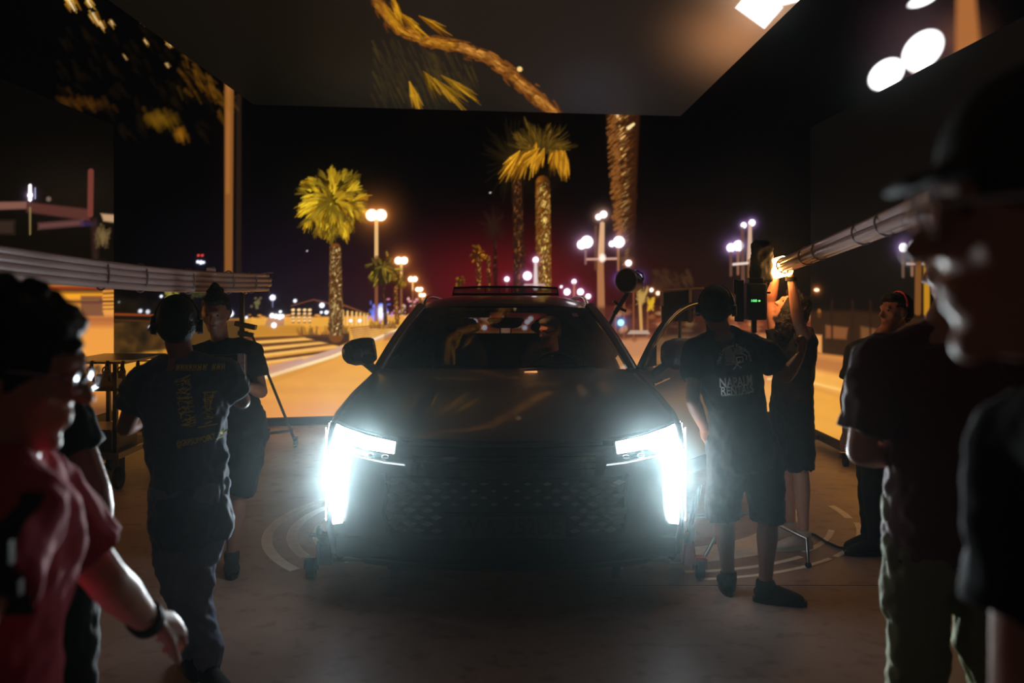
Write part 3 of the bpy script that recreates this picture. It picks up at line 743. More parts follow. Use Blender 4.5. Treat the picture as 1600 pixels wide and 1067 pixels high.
def led_panel(x, y0, y1, z0, z1, canvas, label, sgn, casters):
    r = empty('led_panel', (x, y1, 0), label, 'LED screen')
    screen('screen_face', lambda u, v: (np.full_like(u, x), y0 + (y1 - y0) * u, z0 + (z1 - z0) * v), 300, 330, canvas, r)
    MB().box((x + sgn * .052, (y0 + y1) / 2, (z0 + z1) / 2), (.08, y1 - y0, z1 - z0)).build('cabinet_frame', M['black'], r, smooth=False)
    MB().box((x + sgn * .06, (y0 + y1) / 2, z0 - .05), (.14, y1 - y0, .09)).build('bottom_rail', M['blackmetal'], r, smooth=False)
    for yy in casters:
        MB().box((x + sgn * .1, yy, z0 / 2 + .02), (.5, .06, .05)).build('outrigger', M['blackmetal'], r, smooth=False)
        for dx in (-.1, .3):
            w = MB().loft([(x + sgn * dx - .018, yy, .045), (x + sgn * dx + .018, yy, .045)], .045, n=18)
            w.box((x + sgn * dx, yy, .09), (.05, .05, .05)); w.build('caster', M['rubber'], r)
    return r
led_panel(3.25, 5.0, 9.55, .17, 3.36, picture_right(), 'tall dark LED screen on casters at the right, yellow road along its bottom', 1, (9.3, 8.3))
lp = led_panel(-3.70, 3.6, 8.46, .50, 3.19, picture_left(), 'tall LED screen at the left edge with streaking orange street picture', -1, ())
for yy in (8.3, 6.4, 4.9):
    MB().box((-3.78, yy, .2), (.06, .06, .4)).build('support_post', M['blackmetal'], lp, smooth=False)
    MB().box((-3.82, yy, .02), (.5, .08, .04)).build('foot_plate', M['blackmetal'], lp, smooth=False)
# ------------------------------------------------------------------ the car
CY0 = 4.55                                        # where its nose stands
def F(x, z):                                      # depth of the nose surface behind the front bumper's middle
    y = .02 + .22 * (abs(x) / .96) ** 3.0
    if z > .80: y += .9 * (z - .80) ** 1.25
    if z < .42: y += .55 * (.42 - z)
    return y
def FP(x, z, o=0.0): return Vector((x, CY0 + F(x, z) - o, z))

def lerp_poly(P, t):
    """a point along a polyline at parameter t (0..1 over its points)"""
    k = t * (len(P) - 1); i = min(int(k), len(P) - 2); f = k - i
    return tuple(P[i][j] + (P[i + 1][j] - P[i][j]) * f for j in range(len(P[0])))

def nose_band(top, bot, o=.006, th=.02, nu=24, nv=6):
    def fn(u, v):
        a, b = lerp_poly(top, u), lerp_poly(bot, u)
        return FP(a[0] + (b[0] - a[0]) * v, a[1] + (b[1] - a[1]) * v, o)
    return MB().slab(fn, nu, nv, (0, th, 0))
def mirror_pts(P): return [(-x, z) for x, z in P]

def hood_top(x):                                  # leading edge height of the hood
    a = abs(x) / .93
    return .868 + .028 * a ** 2 + .052 * a ** 5
def shoulder(y):                                  # height of the body's shoulder line
    return float(np.interp(y, [.2, .5, .85, 1.35, 2.5, 4.3, 4.5], [.945, .99, 1.045, 1.105, 1.13, 1.15, 1.12]))
def body_w(y):
    return float(np.interp(y, [.18, .4, .8, 1.4, 3.4, 4.2, 4.55], [.945, .965, .965, .94, .95, .93, .84]))

def build_car():
    root = empty('car', (0, CY0 + 2.3, 0), 'dark grey SUV facing us with blazing white headlights and one door open', 'car')
    # wheels and body
    def side(s, y0, y1, nu, name, zlo=.22):
        def fn(u, v):
            y = y0 + (y1 - y0) * u; zt = shoulder(y); z = zlo + (zt - zlo) * v; w = body_w(y)
            x = w - .10 * max(0, (z - .80) / .34) ** 2 - .06 * max(0, (.42 - z) / .2) ** 2 - .012 * math.sin(max(0, min(1, (z - .5) / .3)) * math.pi)
            return Vector((s * x, CY0 + y, z))
        b = MB().grid(fn, nu, 26); out = MB(); out.v = b.v
        for f in b.f:
            c = sum((Vector(b.v[i]) for i in f), Vector()) / 4
            if any(math.hypot(c.y - CY0 - wy, c.z - .40) < .41 for wy in (.93, 3.66)): continue
            out.f.append(f)
        o = out.build(name, M['paint'], root, auto=60)
        so = o.modifiers.new('solid', 'SOLIDIFY'); so.thickness = .03; so.offset = -1 if s > 0 else -1
        return o
    side(-1, .18, 4.5, 130, 'body_side'); side(1, .18, 1.38, 46, 'front_fender'); side(1, 2.5, 4.5, 70, 'rear_fender'); 
    MB().box((0, CY0 + 2.3, .30), (1.78, 4.3, .10)).box((.84, CY0 + 1.95, .30), (.10, 1.2, .14)).build('underbody', M['black'], root, smooth=False)
    MB().box((0, CY0 + .55, .5), (1.5, .5, .5)).box((0, CY0 + .95, .66), (1.2, .8, .55)).build('engine_bay', M['black'], root, smooth=False)
    for s in (-1, 1):
        for wy in (.93, 3.66):
            b = MB().loft([(s * x, CY0 + wy, .415) for x in (.72, .735, .77, .90, .935, .945)], [.32, .35, .36, .36, .35, .32], n=44)
            w = b.build('wheel', M['rubber'], root)
            MB().loft([(s * .93, CY0 + wy, .415), (s * .95, CY0 + wy, .415)], [.24, .24], n=36).build('rim', M['steel'], w)
            a = MB().tube([(s * .955, CY0 + wy + .42 * math.cos(t), .40 + .42 * math.sin(t)) for t in np.linspace(-.35, math.pi + .35, 30)], .022, 8)
            a.build('wheel_arch', M['darktrim'], root)
    # hood
    def hood(u, v):
        x0 = (u * 2 - 1); hw = .905 - .045 * v; x = x0 * hw
        zr = 1.128 - .02 * abs(x0) ** 3; zf = hood_top(x) + .004
        z = zf + (zr - zf) * (v ** .82) + .018 * math.sin(math.pi * v) * (1 - abs(x0) ** 4) - .012 * math.exp(-((abs(x0) - .62 + .1 * v) / .05) ** 2) * math.sin(math.pi * min(1, v * 1.3))
        y = F(x, zf) + .012 + (1.36 + .13 * x0 * x0 - F(x, zf)) * v
        return Vector((x, CY0 + y, z))
    MB().slab(hood, 60, 30, (0, 0, -.02)).build('hood', M['paint'], root, auto=60)
    for s in (-1, 1):     # fender tops joining the hood to the sides
        def ft(u, v, s=s):
            y = .20 + 1.22 * u; hv = max(0, min(1, (y - .2) / 1.2))
            a = hood(0 if s < 0 else 1, hv); zt = shoulder(y); w = body_w(y) - .10 * max(0, (zt - .80) / .34) ** 2
            b = Vector((s * w, CY0 + y, zt)); p = a.lerp(b, v); p.z += .012 * math.sin(math.pi * v)
            return p
        MB().slab(ft, 26, 5, (0, 0, -.02)).build('fender_top', M['paint'], root, auto=60)
    # nose skin
    MB().slab(lambda u, v: FP((u * 2 - 1) * .955, .21 + (hood_top((u * 2 - 1) * .93) - .012 - .21) * v), 60, 30, (0, .03, 0)).build('front_bumper', M['bumper'], root, auto=60)
    nose_band([(-.50, .868), (0, .858), (.50, .868)], [(-.50, .852), (0, .842), (.50, .852)], .012, .02, 30, 2).build('chrome_strip', mat('satin_strip', (120, 120, 126), .35, .8), root)
    nose_band([(-.56, .848), (0, .838), (.56, .848)], [(-.50, .70), (-.3, .695), (0, .692), (.3, .695), (.50, .70)], .006, .02, 40, 6).build('upper_grille', M['paint_trim'], root)
    ll = MB()
    for k in range(3):
        z = .735 + k * .032; ll.slab(lambda u, v, z=z: FP((u * 2 - 1) * .46, z + .006 * v, .012), 30, 1, (0, .01, 0))
    ll.build('grille_bars', M['darktrim'], root)
    # diamond lattice
    nose_band([(-.60, .688), (0, .684), (.60, .688)], [(-.62, .40), (-.4, .392), (0, .385), (.4, .392), (.62, .40)], .005, .02, 40, 8).build('lattice_panel', M['darktrim'], root)
    lat = MB()
    for r in range(8):
        z = .662 - r * .0345
        for k in range(-7, 8):
            q = (k + (.5 if r % 2 else 0)) / 6.2; x = .60 * math.copysign(abs(q) ** .92, q)
            if abs(x) > .60: continue
            if abs(x) < .345 and z < .535: continue
            g = min(1, abs(x) / .5); w = .017 + .020 * g; h = .0065 + .0085 * g
            A = [FP(p[0], p[1], .012) for p in ((x - w, z), (x, z + h), (x + w, z), (x, z - h))]
            lat.prism(A, (0, .008, 0))
    lat.build('diamond_inlays', M['grille'], root, smooth=False)
    for s in (-1, 1):
        nose_band([(s * .64, .70), (s * .62, .60), (s * .64, .50), (s * .60, .385)], [(s * .625, .70), (s * .605, .60), (s * .622, .50), (s * .585, .385)], .014, .02, 12, 1).build('grille_frame', M['darktrim'], root)
    nose_band([(-.86, .255), (-.62, .33), (-.4, .365), (.4, .365), (.62, .33), (.86, .255)], [(-.86, .235), (-.6, .225), (-.4, .215), (.4, .215), (.6, .225), (.86, .235)], .008, .03, 44, 4).build('lower_intake', M['black'], root)
    nose_band([(-.80, .225), (0, .205), (.80, .225)], [(-.76, .17), (0, .16), (.76, .17)], -.03, .05, 30, 2).build('skid_plate', M['darktrim'], root)
    # headlights
    for s in (-1, 1):
        hl = nose_band([(s * .935, .942), (s * .86, .920), (s * .72, .893), (s * .56, .872)], [(s * .935, .80), (s * .80, .792), (s * .62, .765), (s * .515, .755)], .004, .02, 24, 6).build('headlight', M['paint_trim'], root)
        nose_band([(s * .945, .940), (s * .86, .916), (s * .72, .886), (s * .57, .864)], [(s * .945, .86), (s * .86, .845), (s * .72, .822), (s * .575, .808)], .014, .008, 24, 5).build('light_bar', M['drl'], hl)
        nose_band([(s * .954, .93), (s * .954, .70), (s * .950, .52), (s * .925, .405)], [(s * .835, .90), (s * .835, .70), (s * .842, .52), (s * .86, .425)], .016, .008, 20, 5).build('running_light', M['drl'], hl)
        for x in (.62, .70): MB().ell(FP(s * x, .79 + (x - .62) * .03, .010), (.020, .010, .012)).build('projector_lens', M['chrome'], hl)
        MB().slab(lambda u, v: Vector((s * (body_w(.22 + .16 * u) + .006), CY0 + .20 + .16 * u, (.43 + .20 * u) + (.92 - .2 * u - .43 - .20 * u) * v)), 6, 6, (-s * .006, 0, 0)).build('added_side_glow', M['side_fill'], hl)  # glowing patch added on the fender to light the floor beside the car
        nose_band([(s * .80, .790), (s * .62, .764), (s * .52, .757)], [(s * .80, .783), (s * .62, .757), (s * .515, .750)], .016, .006, 16, 1).build('lower_trim', M['drl_soft'], hl)
    # plate
    pl = MB().slab(lambda u, v: Vector(((u * 2 - 1) * .31, CY0 - .012, .385 + .135 * v)), 1, 1, (0, .02, 0)).build('plate_holder', M['black'], root, smooth=False)
    MB().slab(lambda u, v: Vector((-.262 + .565 * u, CY0 - .018, .393 + .112 * v)), 1, 1, (0, .005, 0)).build('licence_plate', mat('licence_plate', (58, 62, 62), .5), pl, smooth=False)
    MB().slab(lambda u, v: Vector((-.302 + .042 * u, CY0 - .018, .393 + .112 * v)), 1, 1, (0, .005, 0)).build('plate_country_strip', mat('plate_blue', (16, 22, 40), .5), pl, smooth=False)
    put_text(pl, 'plate_text', 'WW 252UE', .108, M['black'], Vector((.02, CY0 - .0195, .449)), Vector((1, 0, 0)), Vector((0, 0, 1)), .001, wide=.52)
    # windscreen, pillars, roof
    def ws_b(x0): return Vector((x0 * .845, CY0 + 1.36 + .16 * x0 * x0, 1.115))
    def ws_t(x0): return Vector((x0 * .635, CY0 + 2.08 + .10 * x0 * x0, 1.522 - .022 * x0 ** 4))
    def ws(u, v):
        x0 = u * 2 - 1; p = ws_b(x0).lerp(ws_t(x0), v); p.y -= .03 * math.sin(math.pi * v); p.z += .02 * math.sin(math.pi * v); return p
    MB().grid(ws, 24, 10).build('windscreen', M['glass'], root)
    MB().slab(lambda u, v: ws_b(u * 2 - 1) + Vector((0, -.05 + .10 * v, -.012 - .006 * v)), 24, 2, (0, 0, -.02)).build('wiper_cowl', M['black'], root)
    wp = MB()
    for x0, x1 in ((-.55, .1), (.15, .7)): wp.bar(ws(.5 + x0 / 2, .03) + Vector((0, -.012, .012)), ws(.5 + x1 / 2, .02) + Vector((0, -.012, .012)), .012)
    wp.build('wiper', M['black'], root, smooth=False)
    band = MB()
    band.slab(lambda u, v: ws(u, .90 + .10 * v) + Vector((0, .004, 0)), 24, 1, (0, .006, .0))
    band.build('sunshade_band', M['black'], root)
    def roof(u, v):
        x0 = u * 2 - 1; y = 2.08 + 1.92 * v + .10 * x0 * x0 * (1 - v); hw = .635 + .05 * math.sin(math.pi * min(1, v * 1.1)) - .04 * v
        z = 1.522 + .088 * math.sin(math.pi * min(1, .12 + v * .72)) - .088 * math.sin(math.pi * .12) - .05 * x0 ** 4 + .02 * (1 - x0 ** 2)
        return Vector((x0 * hw, CY0 + y, z))
    MB().slab(roof, 30, 20, (0, 0, -.05)).build('roof', M['paint'], root, auto=60)
    for s in (-1, 1):
        MB().loft([ws(0 if s < 0 else 1, t) + Vector((s * .012, .015, 0)) for t in np.linspace(-.06, 1.05, 8)], [.040] * 8, [.028] * 8, Vector((s, 0, 0)), 12).build('a_pillar', M['paint'], root)
        rl = MB().tube([roof(0 if s < 0 else 1, t) + Vector((-s * .02, 0, .028 + .02 * math.sin(math.pi * t))) for t in np.linspace(.05, .95, 16)], .016, 10); rl.build('roof_rail', M['chrome'], root)
        def belt(t): y = 1.50 + 2.75 * t; return Vector((s * (.865 - .03 * t), CY0 + y, shoulder(y) - .005))
        def cant(t): return roof(0 if s < 0 else 1, t) + Vector((s * .005, 0, -.01))
        t0 = 0.0 if s < 0 else .36
        MB().slab(lambda u, v: belt(t0 + (.80 - t0) * u).lerp(cant(t0 * 1.0 + (.86 - t0) * u), v), 20, 4, (-s * .006, 0, 0)).build('side_window', M['darkglass'], root)
        MB().slab(lambda u, v: belt(.78 + .22 * u).lerp(cant(.84 + .16 * u), v), 6, 4, (-s * .03, 0, 0)).build('rear_pillar', M['paint'], root)
        MB().bar(belt(.36), cant(.36), .06, .05).build('middle_pillar', M['black'], root, smooth=False)
    # tailgate with its window
    def tg(u, v):
        x0 = u * 2 - 1; a = Vector((x0 * .40, CY0 + 4.04, 1.465)); b = Vector((x0 * .46, CY0 + 4.40, 1.20)); return a.lerp(b, v)
    MB().grid(tg, 6, 4).build('rear_window', M['rearglass'], root)
    tf = MB()
    for s in (-1, 1): tf.prism([(s * .38, CY0 + 4.03, 1.47), (s * .66, CY0 + 4.0, 1.53), (s * .84, CY0 + 4.44, 1.12), (s * .45, CY0 + 4.41, 1.19)], (0, .03, 0))
    tf.prism([(-.66, CY0 + 3.98, 1.54), (.66, CY0 + 3.98, 1.54), (.41, CY0 + 4.05, 1.46), (-.41, CY0 + 4.05, 1.46)], (0, .03, 0)).prism([(-.84, CY0 + 4.44, 1.12), (.84, CY0 + 4.44, 1.12), (.46, CY0 + 4.40, 1.20), (-.46, CY0 + 4.40, 1.20)], (0, .03, 0))
    tf.build('tailgate_frame', M['black'], root, smooth=False)
    MB().slab(lambda u, v: Vector(((u * 2 - 1) * .84, CY0 + 4.46 + .05 * math.sin(v * 3.1), .30 + .84 * v)), 12, 8, (0, .03, 0)).build('tailgate', M['paint'], root)
    # roof deflector, tilted glass with a frame
    rd = empty('roof_deflector', (0, CY0 + 2.5, 1.62), None, None); rd.parent = root; rd.matrix_parent_inverse = parent_world(root).inverted()
    fr = MB(); P = [(-.41, 2.45, 1.598), (-.405, 2.5, 1.655), (-.2, 2.52, 1.664), (.2, 2.52, 1.664), (.405, 2.5, 1.655), (.41, 2.45, 1.598)]
    fr.tube([(x, CY0 + y, z) for x, y, z in P], .009, 8); fr.bar((-.41, CY0 + 2.45, 1.606), (.41, CY0 + 2.45, 1.606), .02)
    for x in (-.16, -.05, .05): fr.bar((x, CY0 + 2.46, 1.60), (x, CY0 + 2.52, 1.66), .006)
    fr.build('deflector_frame', M['blackmetal'], rd)
    MB().slab(lambda u, v: Vector((-.40 + .8 * u, CY0 + 2.455 + .06 * v, 1.61 + .048 * v)), 1, 1, (0, .004, 0)).build('deflector_glass', M['glass'], rd, smooth=False)
    # mirror on the near left side
    mirror_part(root, Vector((-.90, CY0 + 1.52, 1.12)), -1)
    # cabin
    dash = MB().slab(lambda u, v: Vector(((u * 2 - 1) * .78, CY0 + 1.42 + .42 * v, 1.085 - .03 * v - .03 * (1 - v))), 20, 6, (0, 0, -.25)); dash.build('dashboard', M['blackplastic'], root)
    MB().box((0, CY0 + 2.9, .40), (1.6, 2.8, .06)).build('cabin_floor', M['black'], root, smooth=False)
    MB().slab(lambda u, v: roof(.06 + .88 * u, .03 + .94 * v) + Vector((0, 0, -.065)), 10, 10, (0, 0, -.01)).build('headliner', M['black'], root)
    def seat(x, y, tilt, name, w=.46):
        st = MB()
        st.loft([(x, CY0 + y + .0, .62), (x, CY0 + y + .04, .66), (x, CY0 + y + .10, .90), (x, CY0 + y + .16, 1.12), (x, CY0 + y + .19, 1.22)], [w * .42, w * .5, w * .52, w * .46, w * .30], [.05, .07, .06, .05, .03], Vector((1, 0, 0)), 20, sq=.6)
        st.loft([(x, CY0 + y - .45, .60), (x, CY0 + y + .05, .60)], [w * .5, w * .5], [.07, .07], Vector((1, 0, 0)), 16, sq=.6)
        so = st.build(name, M['seat'], root)
        MB().cap([(x - .07, CY0 + y + .22, 1.33), (x + .07, CY0 + y + .22, 1.33)], [.085, .085], 14, Vector((0, 1, 0)), [.05, .05]).bar((x - .05, CY0 + y + .2, 1.20), (x - .05, CY0 + y + .22, 1.3), .012).bar((x + .05, CY0 + y + .2, 1.20), (x + .05, CY0 + y + .22, 1.3), .012).build('headrest', M['seat'], so)
    seat(-.36, 2.62, 0, 'front_seat'); seat(.36, 2.62, 0, 'front_seat')
    seat(-.42, 3.5, 0, 'rear_seat', .5); seat(.42, 3.5, 0, 'rear_seat', .5); seat(0, 3.52, 0, 'rear_seat', .3)
    sw = MB()
    c0 = Vector((.36, CY0 + 1.93, 1.02)); ax = Vector((0, -.88, .47)).normalized(); u1 = Vector((1, 0, 0)); u2 = ax.cross(u1)
    sw.tube([c0 + (u1 * math.cos(t) + u2 * math.sin(t)) * .18 for t in np.linspace(0, 2 * math.pi, 37)], .014, 8)
    for t in (0, math.pi, -math.pi / 2): sw.bar(c0, c0 + (u1 * math.cos(t) + u2 * math.sin(t)) * .18, .03, .015)
    sw.ell(c0, (.05, .03, .04)); sw.bar(c0, c0 + Vector((0, -.25, -.1)), .05)
    sw.build('steering_wheel', M['blackplastic'], root)
    MB().cap([(-.10, CY0 + 2.02, 1.42), (.10, CY0 + 2.02, 1.42)], [.036, .036], 14, Vector((0, 1, 0)), [.02, .02]).bar((0, CY0 + 2.02, 1.42), (0, CY0 + 2.06, 1.50), .02).build('rear_view_mirror', M['black'], root)
    MB().slab(lambda u, v: Vector((-.42 + .30 * u + .34 * 0, CY0 + 2.16 + .10 * v, 1.49 - .06 * v)), 2, 2, (0, .01, 0)).build('sun_visor', M['black'], root)
    MB().slab(lambda u, v: ws(.865 + .03 * u, .80 + .07 * v) + Vector((0, -.004, 0)), 1, 1, (0, .002, 0)).build('windscreen_sticker', mat('sticker', (120, 110, 100), .7), root, smooth=False)
    added_glow = MB().box((.20, CY0 + 2.32, 1.482), (.10, .05, .010)).build('added_face_light', emit_mat('added_warm_fill', (255, 168, 100), 16.0), root, smooth=False)  # small glowing box added under the roof lining to brighten the driver's face
    # open door on the driver's side
    H = Vector((.885, CY0 + 1.34, 0)); d = Vector((.62, .785, 0)).normalized(); nrm = Vector((d.y, -d.x, 0))
    def D(t, z, o=0.0): return H + d * t + Vector((0, 0, z)) + nrm * o
    dr = empty('front_door', H, None, None); dr.parent = root; dr.matrix_parent_inverse = parent_world(root).inverted()
    def skin(u, v):
        z = .34 + .78 * v; return D(.0 + 1.12 * u, z, .04 - .05 * max(0, (z - .85) / .27) ** 2 - .012 * math.sin(math.pi * max(0, min(1, (z - .5) / .3))))
    MB().slab(skin, 16, 16, -nrm * .10).build('door_skin', M['paint'], dr, auto=60)
    MB().slab(lambda u, v: D(.05 + 1.0 * u, 1.122 + .012 * v, .015), 10, 1, -nrm * .03).build('belt_trim', M['chrome'], dr)
    fp = [(.03, 1.12), (.10, 1.19), (.22, 1.30), (.36, 1.40), (.52, 1.475), (.70, 1.52), (.90, 1.535), (1.03, 1.52), (1.07, 1.44), (1.10, 1.13)]
    def smoothp(P, n=40):
        out = []
        for i in range(n + 1):
            t = i / n * (len(P) - 1); k = min(int(t), len(P) - 2); f = t - k; f2 = f
            p0, p1, p2, p3 = P[max(k - 1, 0)], P[k], P[k + 1], P[min(k + 2, len(P) - 1)]
            out.append(tuple(.5 * ((2 * p1[j]) + (p2[j] - p0[j]) * f + (2 * p0[j] - 5 * p1[j] + 4 * p2[j] - p3[j]) * f * f + (3 * p1[j] - p0[j] - 3 * p2[j] + p3[j]) * f ** 3) for j in (0, 1)))
        return out
    fs = smoothp(fp)
    MB().loft([D(t, z, -.02) for t, z in fs], [.030] * len(fs), [.022] * len(fs), None, 10).build('window_frame', M['black'], dr)
    MB().tube([D(t - .008, z + .018, .012) for t, z in fs[:34]], .008, 8).build('bright_strip', M['chrome'], dr)
    MB().prism([D(.04, 1.125, .0), D(.20, 1.125, .0), D(.20, 1.27, .0)], nrm * .012).build('quarter_trim', M['black'], dr, smooth=False)
    MB().prism([D(t, z, -.018) for t, z in fs[::2]], nrm * .004).build('door_window', M['glass'], dr, smooth=False)
    MB().cap([D(.10, 1.02, .05), D(.30, 1.045, .05)], [.012, .010], 10).build('fender_badge', M['chrome'], dr)
    MB().slab(lambda u, v: D(.02 + 1.08 * u, .34 + .10 * v, .045), 10, 2, -nrm * .02).build('sill_trim', M['darktrim'], dr)
    MB().cap([D(.85, .98, .055), D(1.02, .985, .055)], [.016, .016], 12).build('door_handle', M['paint'], dr)
    mirror_part(dr, D(.16, 1.115, .05), 1, axis=Vector((.98, -.1, 0)))
    # front wheel covers and small trims
    return root

def mirror_part(parent, base, s, axis=None):
    ax = (axis or Vector((s, 0, 0))).normalized(); fw = Vector((0, -1, 0)); up = Vector((0, 0, 1))
    b = MB(); c = base + ax * (.095 if s < 0 else .17) + up * (.105 if s < 0 else .10)
    L = .112 if s < 0 else .158
    prof = [(-1.0, .80), (-.8, .96), (-.3, 1.04), (.3, 1.0), (.75, .74), (.95, .42), (1.0, .2)] if s < 0 else [(-1.0, .42), (-.85, .74), (-.45, .98), (.1, 1.0), (.6, .92), (.9, .62), (1.0, .3)]
    b.loft([c + ax * t * L + up * (-.018 * t if s < 0 else -.006 * t) for t, k in prof], [(.085 if s < 0 else .105) * k + .004 for t, k in prof], [.062 * k + .004 for t, k in prof], up * 1.0, 20, sq=.15)
    b.cap([base + up * -.02 - ax * .02, base + ax * .05 + up * .03, c - ax * L * .45 - up * .05], [.032, .026, .03], 12)
    o = b.remesh('side_mirror', M['paint_trim'] if s < 0 else M['paint'], parent, .006, 4)
    g = c - fw * .075
    MB().ell(c - fw * .085, (L * .86, .008, .05)).build('mirror_glass', M['chrome'], o)

# ------------------------------------------------------------------ writing
def text_mesh(s, size, th, font_bold=True):
    cu = bpy.data.curves.new('t', 'FONT'); cu.body = s; cu.size = size; cu.extrude = 0; cu.align_x = 'CENTER'; cu.align_y = 'CENTER'
    cu.offset = size * .018 if font_bold else 0; cu.resolution_u = 3
    o = bpy.data.objects.new('t', cu); COL.objects.link(o)
    me = bpy.data.meshes.new_from_object(o.evaluated_get(bpy.context.evaluated_depsgraph_get()))
    bpy.data.objects.remove(o)
    v = [tuple(p.co) for p in me.vertices]; f = [tuple(p.vertices) for p in me.polygons]
    bpy.data.meshes.remove(me); return v, f

def put_text(parent, name, s, size, m, org, r, u, th=.001, wide=None, surf=None, warp=None):
    if s is None: v, f = warp
    else: v, f = text_mesh(s, size, th)
    if wide:
        w = max(p[0] for p in v) - min(p[0] for p in v); v = [(p[0] * wide / w, p[1], 0) for p in v]
    if warp and s is not None: v = [warp(p) for p in v]
    n = r.cross(u); b = MB()
    pts = []
    for p in v:
        q = org + r * p[0] + u * p[1]
        if surf is not None:
            hit = surf.ray_cast(q + n * .5, -n)[0]
            if hit is not None: q = hit + n * .004
            else: q = q + n * -.02
        pts.append(q)
    b.add(pts, f)
    me = bpy.data.meshes.new(name); me.from_pydata([tuple(p) for p in b.v], [], b.f); me.update()
    return link_mesh(name, me, m, parent, False)

def bvh_of(o):
    me = o.data; mw = parent_world(o)
    return BVHTree.FromPolygons([mw @ v.co for v in me.vertices], [tuple(p.vertices) for p in me.polygons])
car = build_car()
# ------------------------------------------------------------------ people
UP = Vector((0, 0, 1))
def add_hand(b, w, d, n, side, curl=.35, k=1.0, thumb=1):
    """palm, four fingers of different length and a thumb; w wrist, d towards the fingers, n out of the palm, side towards the thumb"""
    d = Vector(d).normalized(); n = Vector(n); n = (n - d * n.dot(d)).normalized()
    s = Vector(side); s = (s - d * s.dot(d) - n * s.dot(n)).normalized()
    b.loft([w - d * .02 * k, w + d * .012 * k, w + d * .045 * k, w + d * .085 * k, w + d * .098 * k], [.026 * k, .030 * k, .040 * k, .042 * k, .036 * k], [.018 * k, .017 * k, .015 * k, .013 * k, .009 * k], s, 14)
    for i, (off, L, r) in enumerate([(.031, .072, .0088), (.0105, .082, .0092), (-.0105, .076, .0088), (-.030, .060, .0078)]):
        p = w + d * (.088 - .005 * abs(i - 1.2)) * k + s * off * k; pts = [p - d * .012 * k, p]; a = curl * (.7 + .12 * i); ang = 0
        for q, fr in enumerate((.44, .32, .24)):
            ang += a * (1.0 if q == 0 else 1.25)
            dd = d * math.cos(ang) + n * math.sin(ang); p = p + dd * L * fr * k; pts.append(p)
        b.cap(pts, [r * k * 1.1, r * k * 1.08, r * k, r * k * .92, r * k * .8], 10)
    p = w + d * .028 * k + s * .026 * k; d1 = (d * .62 + s * .62 + n * .35).normalized(); d2 = (d * .9 + s * .15 + n * (.3 + .4 * curl)).normalized()
    b.cap([p - d1 * .01 * k, p + d1 * .038 * k, p + d1 * .038 * k + d2 * .030 * k, p + d1 * .038 * k + d2 * .055 * k], [.014 * k, .012 * k, .0105 * k, .0085 * k], 10)

def head_frame(f, u=None):
    f = Vector(f).normalized(); u = Vector(u) if u is not None else UP
    u = (u - f * u.dot(f)).normalized(); r = f.cross(u); return r, f, u

def add_head(b, c, f, u=None, k=1.0):
    r, f, u = head_frame(f, u); R = Matrix((r, f, u)).transposed()
    P = lambda x, y, z: c + (r * x + f * y + u * z) * k
    b.ell(P(0, -.018, .030), (.076 * k, .094 * k, .098 * k), R, 24, 16)
    b.ell(P(0, .012, .0), (.066 * k, .078 * k, .10 * k), R, 20, 14)
    b.ell(P(0, .030, -.055), (.050 * k, .056 * k, .052 * k), R, 18, 12)
    b.ell(P(0, .070, -.092), (.022 * k, .018 * k, .017 * k), R, 12, 8)
    b.cap([P(-.034, .076, .042), P(0, .088, .044), P(.034, .076, .042)], [.011 * k, .012 * k, .011 * k], 10)      # brow
    b.cap([P(0, .086, .034), P(0, .099, .010), P(0, .112, -.010)], [.009 * k, .010 * k, .0125 * k], 12)       # nose
    b.ell(P(-.012, .098, -.013), .008 * k, None, 10, 6); b.ell(P(.012, .098, -.013), .008 * k, None, 10, 6)
    b.cap([P(-.019, .082, -.043), P(0, .090, -.041), P(.019, .082, -.043)], [.006 * k, .0075 * k, .006 * k], 10)
    b.cap([P(-.016, .081, -.055), P(0, .088, -.056), P(.016, .081, -.055)], [.006 * k, .008 * k, .006 * k], 10)
    for s in (-1, 1):
        b.ell(P(s * .044, .056, -.010), (.020 * k, .020 * k, .018 * k), R, 12, 8)                    # cheek
        b.ell(P(s * .077, -.008, .004), (.008 * k, .018 * k, .031 * k), R @ Matrix.Rotation(s * .2, 3, 'Z'), 14, 10)   # ear
        b.ell(P(s * .031, .068, .022), (.013 * k, .011 * k, .009 * k), R, 12, 8)                     # eyelids
    return P, R

def torso_sections(pel, neck, w=1.0, fat=1.0, chest=1.0, hipw=1.0):
    a = Vector(pel); c = Vector(neck)
    ts = [-.16, -.04, .12, .30, .50, .70, .86, .95, 1.02]
    rx = [.150 * hipw, .165 * hipw, .158 * hipw, .146, .152, .168 * chest, .170 * chest, .125, .062]
    ry = [.105, .118, .112, .104, .110, .118, .105, .080, .055]
    return [a.lerp(c, t) for t in ts], [x * w for x in rx], [y * w * fat for y in ry]

